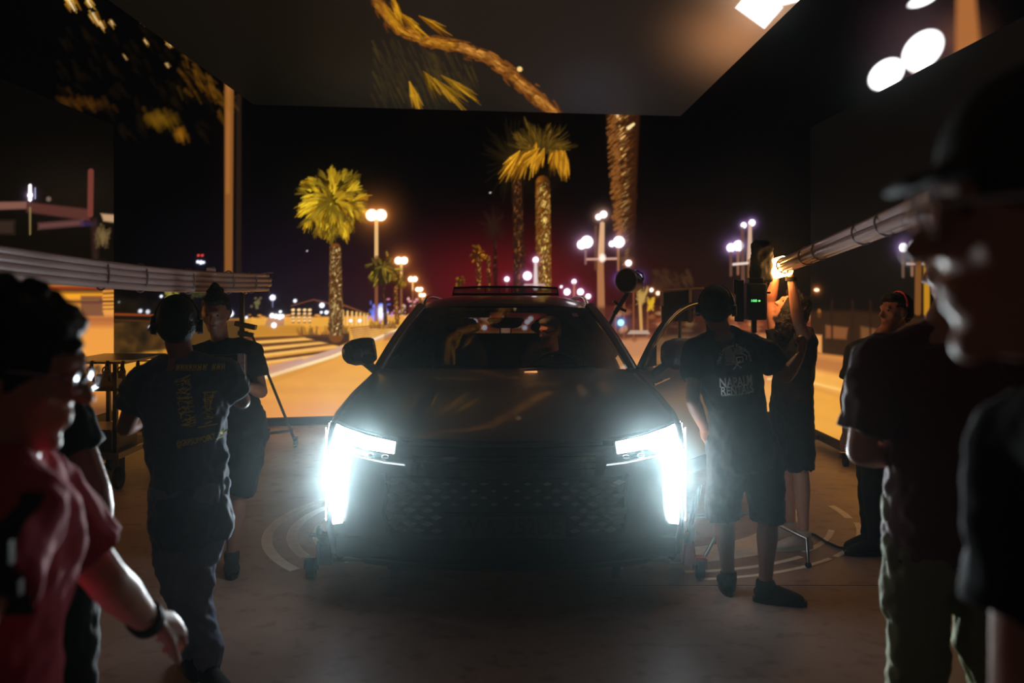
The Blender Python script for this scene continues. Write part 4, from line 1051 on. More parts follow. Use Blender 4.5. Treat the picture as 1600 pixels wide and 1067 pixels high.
def person(label, J, skin, shirt, pants, shorts=False, k=1.0, hair='short', hairm='hair', shoe='black', voxel=.008, sleeve=.62, fat=1.0, hands=(.35, .35), drop=.0, pants_name=None, hem=.0, wrinkle=.012, side=None, legs=True):
    """J holds the joints; every name ending in L or R is one side"""
    root = empty('person', (J['pelvis'][0], J['pelvis'][1], 0), label, 'person')
    pel, nk = Vector(J['pelvis']), Vector(J['neck']); sp = (nk - pel).normalized()
    lat = Vector(side).normalized() if side is not None else (Vector(J['shR']) - Vector(J['shL'])).normalized()
    b = MB()
    P, R = add_head(b, Vector(J['head']), J['face'], J.get('headup'), k)
    b.cap([nk - sp * .05, nk + sp * .03, P(0, -.02, -.05)], [.060 * k, .052 * k, .054 * k], 16)
    ts, rx, ry = torso_sections(pel, nk, k * .93, fat * .95); b.loft(ts, [q * .88 for q in rx[:-1]] + rx[-1:], [q * .88 for q in ry[:-1]] + ry[-1:], lat, 22)
    sh = MB(); ts, rx, ry = torso_sections(pel - sp * hem, nk, k * 1.04, fat * 1.06); sh.loft(ts[:-1], rx[:-1], ry[:-1], lat, 26)
    for S in 'LR':
        s, e, w = Vector(J['sh' + S]), Vector(J['el' + S]), Vector(J['wr' + S])
        b.cap([nk.lerp(s, .6) - sp * .03, s - sp * .012, s.lerp(e, .35), e], [.034 * k, .044 * k, .047 * k, .038 * k], 14)
        b.cap([e, e.lerp(w, .3), w], [.039 * k, .041 * k, .026 * k], 14)
        ad = (w - e).normalized(); hd = Vector(J.get('hd' + S, ad)); pn = Vector(J.get('pn' + S, (0, -1, 0) if abs(hd.y) < .8 else (0, 0, -1)))
        th = Vector(J.get('th' + S, UP if abs(hd.z) < .7 else Vector((0, 1, 0))))
        add_hand(b, w, hd, pn, th, hands[0 if S == 'L' else 1], k)
        # sleeve
        q = s.lerp(e, sleeve)
        sh.cap([nk.lerp(s, .10) - sp * .012, nk.lerp(s, .5) - sp * .004, s - sp * .004], [.064 * k, .068 * k, .074 * k], 16)
        sh.loft([s.lerp(e, -.10), s, s.lerp(q, .5), q], [.06 * k, .076 * k, .073 * k * fat ** .3, .074 * k * fat ** .3], None, None, 18)
    sh.loft([nk - sp * .03, nk + sp * .018], [.072 * k, .062 * k], None, lat, 18)
    pt = MB(); ts, rx, ry = torso_sections(pel, nk, k * 1.0, fat)
    pt.loft([pel + sp * .10, pel + sp * .02, pel - sp * .07, pel - sp * .12], [rx[2], rx[1] * 1.0, rx[0] * 1.02, rx[0] * .8], [ry[2], ry[1], ry[0] * 1.05, ry[0] * .8], lat, 24)
    shoes = []
    if legs:
        for S in 'LR':
            h, kn, an, toe = Vector(J['hip' + S]), Vector(J['kn' + S]), Vector(J['an' + S]), Vector(J['toe' + S])
            g = 1.0 if shorts else .78
            b.cap([h, h.lerp(kn, .4), kn], [.072 * k * g, .066 * k * g, .052 * k * g], 16)
            b.cap([kn, kn.lerp(an, .30), kn.lerp(an, .65), an], [.052 * k * g, .056 * k * g, .042 * k * g, .034 * k], 16)
            b.cap([an, an - Vector((0, 0, .04))], [.036 * k, .04 * k], 12)
            if shorts:
                e = kn + (an - kn) * drop
                pt.loft([h + sp * .06, h, h.lerp(kn, .5), kn, e], [.09 * k, .102 * k, .100 * k, .094 * k, .098 * k], None, None, 20)
            else:
                pt.cap([h + sp * .05, h, h.lerp(kn, .5), kn, kn.lerp(an, .4), an + Vector((0, 0, .0))], [.088 * k, .098 * k, .084 * k, .068 * k, .060 * k, .054 * k], 20)
            td = (toe - an); td.z = 0; L = td.length; td.normalize(); fl = Vector((an.x, an.y, J.get('floor' + S, 0.0)))
            so = MB(); hz = an.z - fl.z
            so.loft([fl + UP * (hz + .02), fl + UP * hz * .8, fl + UP * .05 + td * .0], [.045 * k, .046 * k, .042 * k], [.05 * k, .052 * k, .05 * k], td.cross(UP), 16)
            so.loft([fl - td * .055 + UP * .038, fl - td * .03 + UP * .045, fl + td * .06 + UP * .050, fl + td * .12 + UP * .040, fl + td * .17 + UP * .032, fl + td * .195 + UP * .026],
                    [.030 * k, .038 * k, .042 * k, .048 * k, .042 * k, .022 * k], [.030, .040, .046, .036, .026, .014], td.cross(UP), 18)
            shoes.append((so, fl, td))
    body = b.remesh('body', skin, root, voxel, 5)
    top = sh.remesh('shirt', shirt, root, voxel * 1.15, 4, wrinkle, 7.0)
    btm = pt.remesh(pants_name or ('shorts' if shorts else 'trousers'), pants, root, voxel * 1.15, 5, wrinkle * .9, 8.0)
    for so, fl, td in shoes:
        m = M['white'] if shoe == 'white' else M['rubber']
        o = so.remesh('shoe', m, root, .007, 4)
        r = td.cross(UP); z0 = .013
        sole = MB().loft([fl + UP * (.002), fl + UP * .024], [1, 1], [1, 1], r, 24)
        vs = []
        for v in sole.v: vs.append(v)
        sole = MB(); n = 28; ring = []
        for i in range(n):
            a = 2 * math.pi * i / n; t = math.cos(a); w = math.sin(a)
            ring.append(fl + td * (.072 + t * .138) + r * w * (.040 + .008 * max(0, t)) * k)
        sole.prism([p + UP * .002 for p in ring], UP * .026); sole.build('sole', mat('sole', (190, 186, 180), .6) if shoe == 'white' else M['blackplastic'], o)
    # hair
    if hair and hair != 'none':
        h = MB()
        if hair in ('short', 'buzz', 'bun', 'long', 'curly'):
            q = 1.0 if hair != 'curly' else 1.15
            h.ell(P(0, -.030, .046), (.082 * k * q, .092 * k * q, .090 * k * q), R, 24, 16)
            h.ell(P(0, -.055, .0), (.078 * k, .060 * k, .07 * k), R, 20, 14)
            h.ell(P(0, .028, .098), (.062 * k, .058 * k, .032 * k), R, 16, 10)
        if hair == 'bun':
            h.ell(P(0, -.035, .150), (.030 * k, .030 * k, .034 * k), R); h.ell(P(.0, -.03, .13), (.05, .05, .03), R)
        if hair == 'long':
            for i in range(16):
                a = math.pi * (.5 + (i / 15 - .5) * 1.45); x0, y0 = math.cos(a) * .080, -math.sin(a) * .08 - .015
                h.cap([P(x0 * .8, y0, .06), P(x0 * 1.1, y0 * 1.1, -.03), P(x0 * 1.25, y0 * 1.15 - .01, -.13), P(x0 * 1.2, y0 * 1.1 - .02, -.21)], [.030 * k, .034 * k, .032 * k, .018 * k], 8)
        if hair == 'curly':
            RR = random.Random(4)
            for i in range(60):
                a, e = RR.uniform(0, 2 * math.pi), RR.uniform(-.3, 1.4)
                x, y, z = math.cos(a) * math.cos(e) * .095, math.sin(a) * math.cos(e) * .105 - .03, math.sin(e) * .10 + .045
                if y > .05 and z < .07: continue
                h.ell(P(x, y, z), .021 * k, None, 8, 6)
        h.remesh('hair', M[hairm], root, .006, 2 if hair in ('long', 'curly') else 4, .006 if hair != 'buzz' else .001, 30)
    for s in (-1, 1): MB().ell(P(s * .031, .0745, .022), .0075 * k, None, 12, 8).build('eye', M['iris'], root)
    return root, P, R, body, top, btm

def glasses(root, P, R, k=1.0, m=None, lens=None):
    g = MB()
    for s in (-1, 1):
        c = P(s * .032, .104, .020)
        r, f, u = R.col[0], R.col[1], R.col[2]
        g.tube([c + (r * math.cos(t) * .025 + u * math.sin(t) * .019) * k for t in np.linspace(0, 2 * math.pi, 25)], .0022 * k, 6)
        g.tube([P(s * .056, .100, .026), P(s * .080, .05, .026), P(s * .084, -.01, .022)], .0022 * k, 6)
    g.tube([P(-.008, .106, .024), P(.008, .106, .024)], .002 * k, 6)
    o = g.build('glasses', m or M['black'], root)
    for s in (-1, 1):
        c = P(s * .032, .104, .020); MB().ell(c, (.024 * k, .0015, .018 * k), R, 20, 8).build('lens', lens or M['lens'], o)
    return o

def headset(root, P, R, k=1.0, mic=0):
    h = MB(); h.tube([P(math.cos(t) * .088, -.015, .03 + math.sin(t) * .105) for t in np.linspace(0, math.pi, 20)], .008 * k, 8)
    for s in (-1, 1): h.loft([P(s * .082, -.008, .004), P(s * .105, -.008, .004)], [.034 * k, .030 * k], None, None, 20)
    if mic:
        h.tube([P(mic * .10, .0, -.01), P(mic * .12, .05, -.01), P(mic * .115, .09, .01), P(mic * .11, .11, .03)], .004, 6); h.ell(P(mic * .105, .12, .045), (.014, .018, .014), R)
    h.build('headset', M['blackplastic'], root)

def jp(px, py, Y): return W(px, py, Y)
OFF = {'x': 0}

# --- man in the navy t-shirt, seen from behind
Y = 3.81
J = dict(pelvis=jp(297, 790, Y), neck=jp(284, 566, Y), head=jp(277, 512, Y), face=(-.28, .95, -.08), shL=jp(226, 590, Y - .02), shR=jp(349, 585, Y + .02),
         elL=jp(196, 668, Y + .04), wrL=jp(226, 655, Y + .25), elR=jp(378, 626, Y + .14), wrR=jp(352, 590, Y + .32), hdR=(-.7, .7, .1), hdL=(.3, .9, .2),
         hipL=jp(270, 800, Y), hipR=jp(322, 800, Y), knL=jp(276, 912, Y - .02), knR=jp(308, 918, Y), anL=jp(304, 1012, Y + .02), anR=jp(326, 1022, Y - .08),
         toeL=jp(290, 1012, Y + .2), toeR=jp(352, 1022, Y - .22))
J['anL'].z = .09; J['anR'].z = .09
r1, P, R, body, top, btm = person('person in a navy t-shirt with yellow back print, jeans and headset, seen from behind', J, M['skin_d'], M['navy'], M['jeans'], k=1.0, hair='buzz', fat=1.25, voxel=.0075, hem=.05, wrinkle=.02)
headset(r1, P, R, 1, -1)
bv = bvh_of(top); rr, uu = Vector((1, 0, 0)), Vector((0, 0, 1))
put_text(top, 'print_handle', '@GRIPSUPPORT_PT', .034, M['yellowprint'], jp(326, 680, Y), Vector((.99, 0, .13)).normalized(), Vector((-.13, 0, .99)).normalized(), surf=bv, wide=.155)
dv, df = [], []
RG = random.Random(2)
def stroke(x0, y0, x1, y1, w=.003):
    a = math.atan2(y1 - y0, x1 - x0) + math.pi / 2; n = len(dv); cx, cy = math.cos(a) * w / 2, math.sin(a) * w / 2
    for t in np.linspace(0, 1, 5):
        x, y = x0 + (x1 - x0) * t, y0 + (y1 - y0) * t; dv.append((x - cx, y - cy, 0)); dv.append((x + cx, y + cy, 0))
    for i in range(4): df.append((n + 2 * i, n + 2 * i + 1, n + 2 * i + 3, n + 2 * i + 2))
for i in range(24):
    t = i / 24; cx = -.045 + .035 * t; cy = .10 - .20 * t
    for q in range(3): stroke(cx + RG.uniform(-.03, .03), cy + RG.uniform(-.01, .01), cx + RG.uniform(-.03, .03), cy + RG.uniform(-.015, .015), .0028)
for i in range(18):
    t = i / 18; cy = .03 - .11 * t
    for q in range(2): stroke(.052 + RG.uniform(-.02, .02), cy, .052 + RG.uniform(-.02, .02), cy + RG.uniform(-.012, .012), .0028)
stroke(.035, .03, .045, -.03, .004); stroke(.065, .03, .06, -.03, .004); stroke(.03, .035, .075, .035, .004); stroke(.02, -.105, .08, -.10, .004); stroke(.04, -.095, .06, -.085, .008)
hd_v, hd_f = dv, df
for i in range(11):
    if i == 7: continue
    x = -.085 + i * .0175
    stroke(x, .125, x, .150, .005); stroke(x + .008, .125, x + .008, .150, .004); stroke(x - .002, (.127, .137, .148)[i % 3], x + .010, (.148, .137, .127)[i % 3], .004)
put_text(top, 'print_drawing', None, 0, M['yellowprint'], jp(318, 622, Y), rr, uu, surf=bv, warp=(dv, df))

# --- person with the hair bun, facing us
Y = 5.28
J = dict(pelvis=jp(372, 668, Y), neck=jp(345, 538, Y), head=jp(337, 492, Y - .03), face=(.05, -.96, -.28), headup=(0, -.2, 1), shL=jp(392, 552, Y), shR=jp(306, 556, Y),
         elL=jp(408, 612, Y - .02), wrL=jp(388, 604, 4.98), elR=jp(300, 620, Y - .02), wrR=jp(322, 606, 4.98), hdL=(-.6, -.8, .1), hdR=(.6, -.8, .1), hipL=jp(392, 680, Y), hipR=jp(352, 680, Y),
         knL=jp(372, 772, Y), knR=jp(330, 772, Y), anL=jp(362, 868, Y), anR=jp(322, 866, Y + .05), toeL=jp(362, 880, Y - .2), toeR=jp(320, 880, Y - .2))
J['anL'].z = .09; J['anR'].z = .09
r2, P, R, *_ = person('person with a top bun in black t-shirt and shorts, facing us behind the navy t-shirt', J, M['skin_d'], M['blackcloth'], M['blackcloth'], shorts=True, hair='bun', side=(-1, 0, 0), drop=-.1)

# --- driver
Y = CY0 + 2.47
J = dict(pelvis=jp(868, 672, Y), neck=jp(864, 552, Y), head=jp(858, 520, Y - .03), face=(-.62, -.78, -.16), shL=jp(900, 566, Y), shR=jp(826, 566, Y),
         elL=jp(906, 605, Y - .12), wrL=jp(896, 592, Y - .38), elR=jp(822, 605, Y - .14), wrR=jp(830, 592, Y - .38), hdL=(-.3, -.9, .2), hdR=(.3, -.9, .2),
         hipL=jp(884, 676, Y), hipR=jp(850, 676, Y), knL=jp(892, 690, Y - .42), knR=jp(845, 690, Y - .42), anL=jp(890, 735, Y - .7), anR=jp(848, 735, Y - .7), toeL=jp(890, 735, Y - .9), toeR=jp(848, 735, Y - .9))
J['pelvis'].z = .70; J['hipL'].z = J['hipR'].z = .70; J['knL'].z = J['knR'].z = .76
for s in 'LR': J['an' + s].z = .54; J['an' + s].y = Y - .62; J['toe' + s].y = Y - .9; J['floor' + s] = .45
r3, P, R, *_ = person('person with glasses and dark shirt at the wheel, behind the windscreen', J, M['skin'], M['blackcloth'], M['blackcloth'], hair='buzz', hairm='hairgrey', side=(-1, 0, 0), k=.96)
glasses(r3, P, R)

# --- man in the printed black t-shirt, from behind
Y = 4.75
J = dict(pelvis=jp(1160, 690, Y), neck=jp(1128, 522, Y), head=jp(1119, 486, Y), face=(.30, .93, -.15), shL=jp(1088, 548, Y), shR=jp(1192, 546, Y),
         elL=jp(1082, 625, Y - .06), wrL=jp(1100, 668, Y + .14), elR=jp(1228, 588, Y + .03), wrR=jp(1250, 556, Y + .14), hdR=(.25, .1, .9), pnR=(-1, -.2, .2), thR=(-.2, -1, 0),
         hipL=jp(1134, 700, Y), hipR=jp(1190, 700, Y), knL=jp(1130, 802, Y + .05), knR=jp(1200, 808, Y - .02), anL=jp(1138, 900, Y + .12), anR=jp(1196, 915, Y - .02), toeL=jp(1128, 915, Y + .36), toeR=jp(1242, 925, Y - .06))
J['anL'].z = .10; J['anR'].z = .10
r4, P, R, body, top, btm = person('person in a black t-shirt with a white back logo, standing beside the open car door', J, M['skin_d'], M['blackcloth'], M['blackcloth'], shorts=True, hair='buzz', fat=1.3, voxel=.0075, hem=.04, drop=.06, hands=(.35, 1.25))
headset(r4, P, R, 1, 0)
bv = bvh_of(top); tr = Vector((.993, 0, .10)).normalized(); tu = Vector((-.10, 0, .993)).normalized()
put_text(top, 'print_name', 'NAPALM', .070, M['whiteprint'], jp(1139, 592, Y), tr, tu, surf=bv, wide=.168)
put_text(top, 'print_rentals', 'RENTALS', .062, M['whiteprint'], jp(1141, 604.5, Y), tr, tu, surf=bv, wide=.164)
put_text(top, 'print_small', 'LIGHTING AND GRIP', .012, M['whiteprint'], jp(1139, 611, Y), tr, tu, surf=bv, wide=.14)
def arcwarp(p, r=.082):
    a = p[0] / r * 1.0; rad = r + p[1]; return (math.sin(a) * rad, math.cos(a) * rad, 0)
put_text(top, 'print_arc', 'The Lighting Equipment', .026, M['whiteprint'], jp(1138, 562, Y), tr, tu, surf=bv, wide=.27, warp=arcwarp)
dv, df = [], []
stroke(-.05, .0, .0, .0, .05); stroke(-.045, .03, -.01, .035, .02); stroke(.0, .03, .045, .02, .03); stroke(-.055, -.035, .02, -.028, .010)
put_text(top, 'print_lamp_head', None, 0, M['greyprint'], jp(1137, 554, Y), tr, tu, surf=bv, warp=(dv, df))
dv, df = [], []
stroke(-.02, -.02, .025, -.058, .006); stroke(.022, -.018, -.018, -.062, .006); stroke(.03, .02, .06, .0, .006); stroke(.06, .0, .055, -.02, .006)
for a, b_ in ((0, 1), (1, 2), (2, 3), (3, 0)):
    Q = [(.005, -.03), (.035, -.028), (.036, -.002), (.004, -.004)]; stroke(*Q[a], *Q[b_], .005)
put_text(top, 'print_tools', None, 0, M['whiteprint'], jp(1137, 554, Y), tr, tu, surf=bv, warp=(dv, df))

# --- person reaching up with the tube lights
Y = 5.75
J = dict(pelvis=jp(1237, 622, Y), neck=jp(1243, 522, Y), head=jp(1236, 483, Y + .02), face=(-.72, .1, .38), headup=(.35, 0, 1), shL=jp(1214, 535, Y + .06), shR=jp(1262, 535, Y - .10),
         elL=jp(1203, 470, Y + .10), wrL=jp(1212, 436, Y + .02), elR=jp(1248, 505, Y - .26), wrR=jp(1236, 436, Y - .16), hdL=(.15, -.2, 1), hdR=(-.2, .1, 1), pnL=(.9, 0, .2), pnR=(-.9, 0, 0), thL=(0, 1, 0), thR=(0, -1, 0),
         hipL=jp(1224, 632, Y + .05), hipR=jp(1248, 632, Y - .08), knL=jp(1228, 732, Y + .10), knR=jp(1252, 735, Y - .06), anL=jp(1236, 820, Y + .16), anR=jp(1256, 818, Y - .06), toeL=jp(1200, 820, Y + .1), toeR=jp(1218, 830, Y - .1))
J['anL'].z = .10; J['anR'].z = .10
r5, P, R, *_ = person('person with long hair, shorts and white sneakers, reaching up to the lit tube end', J, M['skin'], M['blackcloth'], M['blackcloth'], shorts=True, hair='long', hairm='hair', shoe='white', k=.93, side=(.35, -.93, 0), sleeve=.35, hands=(1.1, 1.1), drop=-.2)
MB().loft([J['wrR'] - UP * .012, J['wrR'] + UP * .014], [.034, .034], n=18).build('wristband', M['rubber'], r5)

# --- dark figure behind the maroon shirt
Y = 5.66
J = dict(pelvis=jp(1365, 690, Y), neck=jp(1378, 530, Y), head=jp(1398, 490, Y), face=(-.93, -.3, 0), shL=jp(1352, 548, Y + .12), shR=jp(1342, 548, Y - .14),
         elL=jp(1330, 620, Y + .1), wrL=jp(1322, 672, Y), elR=jp(1322, 622, Y - .2), wrR=jp(1330, 680, Y - .22), hipL=jp(1362, 700, Y + .06), hipR=jp(1368, 700, Y - .08),
         knL=jp(1358, 780, Y + .05), knR=jp(1366, 780, Y - .1), anL=jp(1360, 845, Y + .05), anR=jp(1372, 848, Y - .1), toeL=jp(1330, 850, Y), toeR=jp(1340, 852, Y - .1))
J['anL'].z = .09; J['anR'].z = .09
r6, P, R, *_ = person('dark figure in profile with a pinkish headband, half hidden behind the maroon shirt', J, M['skin_d'], M['blackcloth'], M['blackcloth'], hair='short', side=(.2, -1, 0))
MB().tube([P(math.cos(t) * .088, -.02 - .01 * math.sin(t), .035 + math.sin(t) * .104) for t in np.linspace(.1, math.pi - .1, 20)], .008, 8).build('headband', mat('pink_band', (190, 60, 80), .5), r6)

# --- person in the maroon t-shirt and olive trousers
Y = 2.42
J = dict(pelvis=jp(1478, 835, Y), neck=jp(1475, 520, Y), head=jp(1500, 420, Y), face=(-.5, .85, -.2), shL=jp(1372, 560, Y), shR=jp(1592, 560, Y - .04),
         elL=jp(1345, 705, Y - .02), wrL=jp(1402, 716, Y + .22), elR=jp(1612, 720, Y), wrR=jp(1560, 760, Y + .24), hdL=(.9, .4, .05), hipL=jp(1435, 860, Y), hipR=jp(1530, 860, Y),
         knL=jp(1428, 1100, Y + .02), knR=jp(1560, 1100, Y), anL=jp(1420, 1350, Y), anR=jp(1580, 1350, Y), toeL=jp(1420, 1350, Y + .2), toeR=jp(1580, 1350, Y + .2))
J['anL'].z = .09; J['anR'].z = .09; J['knL'].z = J['knR'].z = .50
r7, P, R, *_ = person('person in a maroon t-shirt and olive trousers, back to us at the right', J, M['skin'], M['maroon'], M['olive'], hair='buzz', fat=1.15, side=(1, 0, 0), hem=-.02, sleeve=.80, wrinkle=.02, k=.98)

# --- the very near head at the right edge
Y = .75
hc = jp(1652, 362, Y)
n0 = hc + Vector((.13, .03, -.165))
J = dict(pelvis=n0 + Vector((.12, .02, -.50)), neck=n0, head=hc, face=(-.97, .22, -.05), shL=n0 + Vector((-.02, .17, -.05)), shR=n0 + Vector((-.02, -.17, -.05)),
         elL=n0 + Vector((-.01, .22, -.34)), wrL=n0 + Vector((-.02, .22, -.58)), elR=n0 + Vector((.06, -.24, -.34)), wrR=n0 + Vector((.03, -.22, -.58)),
         hipL=n0 + Vector((.12, .09, -.56)), hipR=n0 + Vector((.12, -.09, -.56)), knL=n0 + Vector((.12, .1, -.98)), knR=n0 + Vector((.12, -.1, -.98)), anL=n0 + Vector((.12, .1, -1.4)), anR=n0 + Vector((.12, -.1, -1.4)), toeL=n0 + Vector((-.05, .1, -1.4)), toeR=n0 + Vector((-.02, -.1, -1.4)))
J['anL'].z = .09; J['anR'].z = .09
r8, P, R, *_ = person('blurred person in profile with cap and glasses, very close at the right edge', J, M['skin'], M['blackcloth'], M['blackcloth'], hair='none', side=(.1, -1, 0), voxel=.006)
glasses(r8, P, R, 1.0, M['chrome'])
cp = MB(); cp.ell(P(0, -.012, .062), (.088, .102, .085), R, 28, 18)
cp.loft([P(0, .07, .052), P(0, .095, .052), P(0, .120, .046), P(0, .130, .042)], [.070, .070, .058, .030], [.006, .006, .006, .004], R.col[0], 20)
cp.remesh('cap', mat('grey_cap', (70, 70, 68), .8), r8, .006, 3)

# --- walker in the red t-shirt at the left edge
Y = 1.45
J = dict(pelvis=jp(-45, 1165, Y), neck=jp(4, 735, Y), head=jp(30, 590, Y), face=(.97, .1, -.22), headup=(.2, 0, 1), shL=jp(58, 765, Y + .16), shR=jp(20, 800, Y - .14),
         elL=jp(166, 905, Y + .22), wrL=jp(232, 972, Y + .42), hdL=(.16, .35, -.16), pnL=(-.5, .2, -.8), thL=(.8, -.1, -.3), elR=jp(-60, 980, Y - .3), wrR=jp(-140, 1100, Y - .35),
         hipL=jp(-45, 1200, Y + .08), hipR=jp(-45, 1200, Y - .08), knL=jp(90, 1450, Y + .15), knR=jp(-60, 1450, Y - .1), anL=jp(60, 1900, Y + .1), anR=jp(-200, 1900, Y - .1), toeL=jp(160, 1900, Y + .1), toeR=jp(-80, 1900, Y - .1))
J['anL'].z = .09; J['anR'].z = .14; J['knL'].z = J['knR'].z = .50
r9, P, R, body, top, btm = person('blurred person in a red t-shirt with black backpack strap, walking past at the left edge', J, M['skin'], M['redshirt'], M['jeans'], hair='curly', side=(.15, -1, 0), voxel=.006, hands=(.9, .5), sleeve=.72)
glasses(r9, P, R, 1.05, M['chrome'])
wd = (J['wrL'] - J['elL']).normalized(); wp_ = J['wrL'] - wd * .02
wt = MB().loft([wp_ - wd * .014, wp_ + wd * .014], [.037, .036], n=24).build('wristwatch', M['rubber'], r9)
MB().box(wp_ + Vector((.012, -.03, .022)), (.034, .02, .03)).build('watch_case', M['blackplastic'], wt, smooth=False, bevel=.004)
bv = bvh_of(top); sp_ = MB(); pts = []
for t in np.linspace(0, 1, 26):
    q = jp(84 + 8 * math.sin(t * 3), 700 + 340 * t, Y - .12); hit = bv.ray_cast(Vector((q.x, Y - .6, q.z)), Vector((0, 1, 0)))[0]
    if hit is not None: pts.append(hit + Vector((0, -.006, 0)))
if len(pts) > 3:
    st = MB().loft(pts, [.021] * len(pts), [.004] * len(pts), Vector((1, 0, 0)), 10).build('backpack_strap', M['black'], r9)
    for q, hh in ((len(pts) // 3, .03), (len(pts) * 2 // 3, .02)): MB().box(pts[q] + Vector((0, -.008, 0)), (.052, .012, hh)).build('strap_buckle', M['blackplastic'], st, smooth=False)
bp = MB().loft([(J['neck'].x - .20, Y + .02, 1.36), (J['neck'].x - .24, Y + .02, 1.2), (J['neck'].x - .24, Y, .98), (J['neck'].x - .2, Y, .92)], [.13, .15, .15, .11], [.07, .10, .11, .07], Vector((0, 1, 0)), 20, sq=.4)
bp.build('backpack', M['black'], r9)

# --- another person just behind the walker
Y = 2.55
J = dict(pelvis=jp(78, 860, Y), neck=jp(70, 615, Y), head=jp(62, 548, Y), face=(.8, .5, -.1), shL=jp(52, 640, Y + .14), shR=jp(104, 655, Y - .12),
         elL=jp(60, 760, Y + .2), wrL=jp(90, 860, Y + .2), elR=jp(150, 765, Y - .12), wrR=jp(160, 850, Y + .02), hipL=jp(60, 880, Y + .08), hipR=jp(96, 880, Y - .08),
         knL=jp(60, 1050, Y + .08), knR=jp(110, 1050, Y - .08), anL=jp(60, 1300, Y + .1), anR=jp(90, 1300, Y - .1), toeL=jp(120, 1300, Y + .1), toeR=jp(150, 1300, Y - .05))
J['anL'].z = .09; J['anR'].z = .09; J['knL'].z = J['knR'].z = .50
r10, P, R, *_ = person('person in black clothes with a bare brown arm, just behind the red t-shirt walker', J, M['skin_d'], M['blackcloth'], M['blackcloth'], hair='short', side=(.6, -.8, 0), sleeve=.45)
# ------------------------------------------------------------------ tube lights, stands, jacks, cart
def tube_bundle(name, label, A, B, n, rt, sag, ties, rows=2):
    """long frosted tubes lashed together"""
    root = empty(name, A.lerp(B, .5), label, 'tube lights')
    d, s, u = basis(B - A); 
    if u.z < 0: u = -u; s = -s
    cols = (n + rows - 1) // rows
    def P(t, o): return A.lerp(B, t) + Vector((0, 0, -sag * math.sin(math.pi * t))) + o
    for i in range(n):
        r, c = i // cols, i % cols
        o = u * (r - (rows - 1) / 2) * rt * 1.95 + s * (c - (cols - 1) / 2) * rt * 1.95
        e0, e1 = (0 if i % 2 else .008), (1 if i % 3 else .985)
        t = MB().tube([P(e0 + (e1 - e0) * q, o) for q in np.linspace(0, 1, 14)], rt, 14).build('light_tube', M['tube'], root)
        MB().tube([P(e1 - .02, o), P(e1 + .004, o)], rt * 1.05, 14).build('end_cap', M['steel'], t)
    for t in ties:
        w, h = cols * rt * 1.0 + .004, rows * rt * 1.0 + .004
        ring = [P(t, u * h * math.sin(a) * 1.05 * (abs(math.cos(a)) ** 2 + abs(math.sin(a)) ** 2) + s * w * math.cos(a) * 1.05) for a in np.linspace(0, 2 * math.pi, 21)]
        MB().tube(ring, .0045, 6).build('cable_tie', M['tie'], root)
    return root, P, u, s
bl, BP, bu, bs = tube_bundle('tube_light_bundle', 'long bundle of frosted tubes lashed with ties, sagging across the left side', W(-40, 405, 3.3), W(417, 441, 6.5), 8, .0165, .03, (.28, .40, .58, .77, .90), 4)
cl = MB()
for i in range(7): cl.ell(BP(.66 + i * .006, bu * (.085 + .006 * (i % 2))), .009, None, 10, 8)
cl.bar(BP(.655, bu * .075), BP(.70, bu * .075), .016); cl.bar(BP(.66, bu * .04), BP(.66, bu * .09), .012); cl.bar(BP(.695, bu * .04), BP(.695, bu * .09), .012)
cl.build('clamp', M['steel'], bl)
kn = MB().tube([BP(.985, Vector((0, 0, -.02)) + Vector((math.cos(a) * .02, 0, math.sin(a) * .03))) for a in np.linspace(0, 6.28, 13)], .006, 6)
kn.tube([BP(.99, Vector((0, 0, .0))), BP(1.0, Vector((.02, 0, -.07))), BP(1.0, Vector((.015, 0, -.10)))], .006, 6); kn.tube([BP(.97, Vector((0, 0, .06))), BP(1.01, Vector((.03, 0, .07)))], .008, 6)
kn.build('rope_knot', M['tie'], bl)
br, BP2, bu, bs = tube_bundle('tube_light_bundle', 'bundle of shiny tubes held up at the right, its far end glowing orange', W(1480, 310, 2.75), W(1224, 415, 5.55), 4, .021, .0, (.22, .34, .62, .74, .985), 2)
for i, (r, c) in enumerate(((-.5, -.5), (-.5, .5), (.5, 0))):
    o = bu * r * .041 + bs * c * .041
    lt = MB().tube([BP2(1.0, o * 1.5), BP2(1.06, o * 1.5 + Vector((-.05, 0, -.01)))], .030, 16).build('lit_tube_end', M['warm'], br)
MB().cap([BP2(1.0, bu * .045), BP2(1.06, bu * .04)], [.012, .010], 10).build('end_bracket', M['steel'], br)

def stand(name, label, base, top, leg_pts, r=.014, cat='light stand', casters=False, m='blackmetal', knuckles=()):
    root = empty(name, (base[0], base[1], 0), label, cat)
    k = MB().tube([base, Vector(base).lerp(Vector(top), .5)], r * 1.25, 14); k.tube([Vector(base).lerp(Vector(top), .5), top], r * .9, 14)
    k.build('pole', M[m], root)
    for q in leg_pts:
        pts = [Vector(p) for p in q]
        lg = MB().tube(pts, r * .85, 10).build('leg', M[m], root)
        e = pts[-1]
        if casters:
            MB().loft([e + Vector((-.016, 0, .0)), e + Vector((.016, 0, .0))], .045, n=20).box(e + Vector((0, 0, .045)), (.05, .05, .03)).build('caster', M['rubber'], lg)
        else:
            MB().ell(e, (r * 1.4, r * 1.4, r * 1.2)).build('rubber_foot', M['rubber'], lg)
    for z in knuckles:
        p = Vector(base).lerp(Vector(top), z)
        MB().loft([p - UP * .03, p + UP * .03], .028, n=14).cap([p, p + Vector((.06, -.02, 0))], [.008, .008], 8).build('clamp_knuckle', M[m], root)
    return root
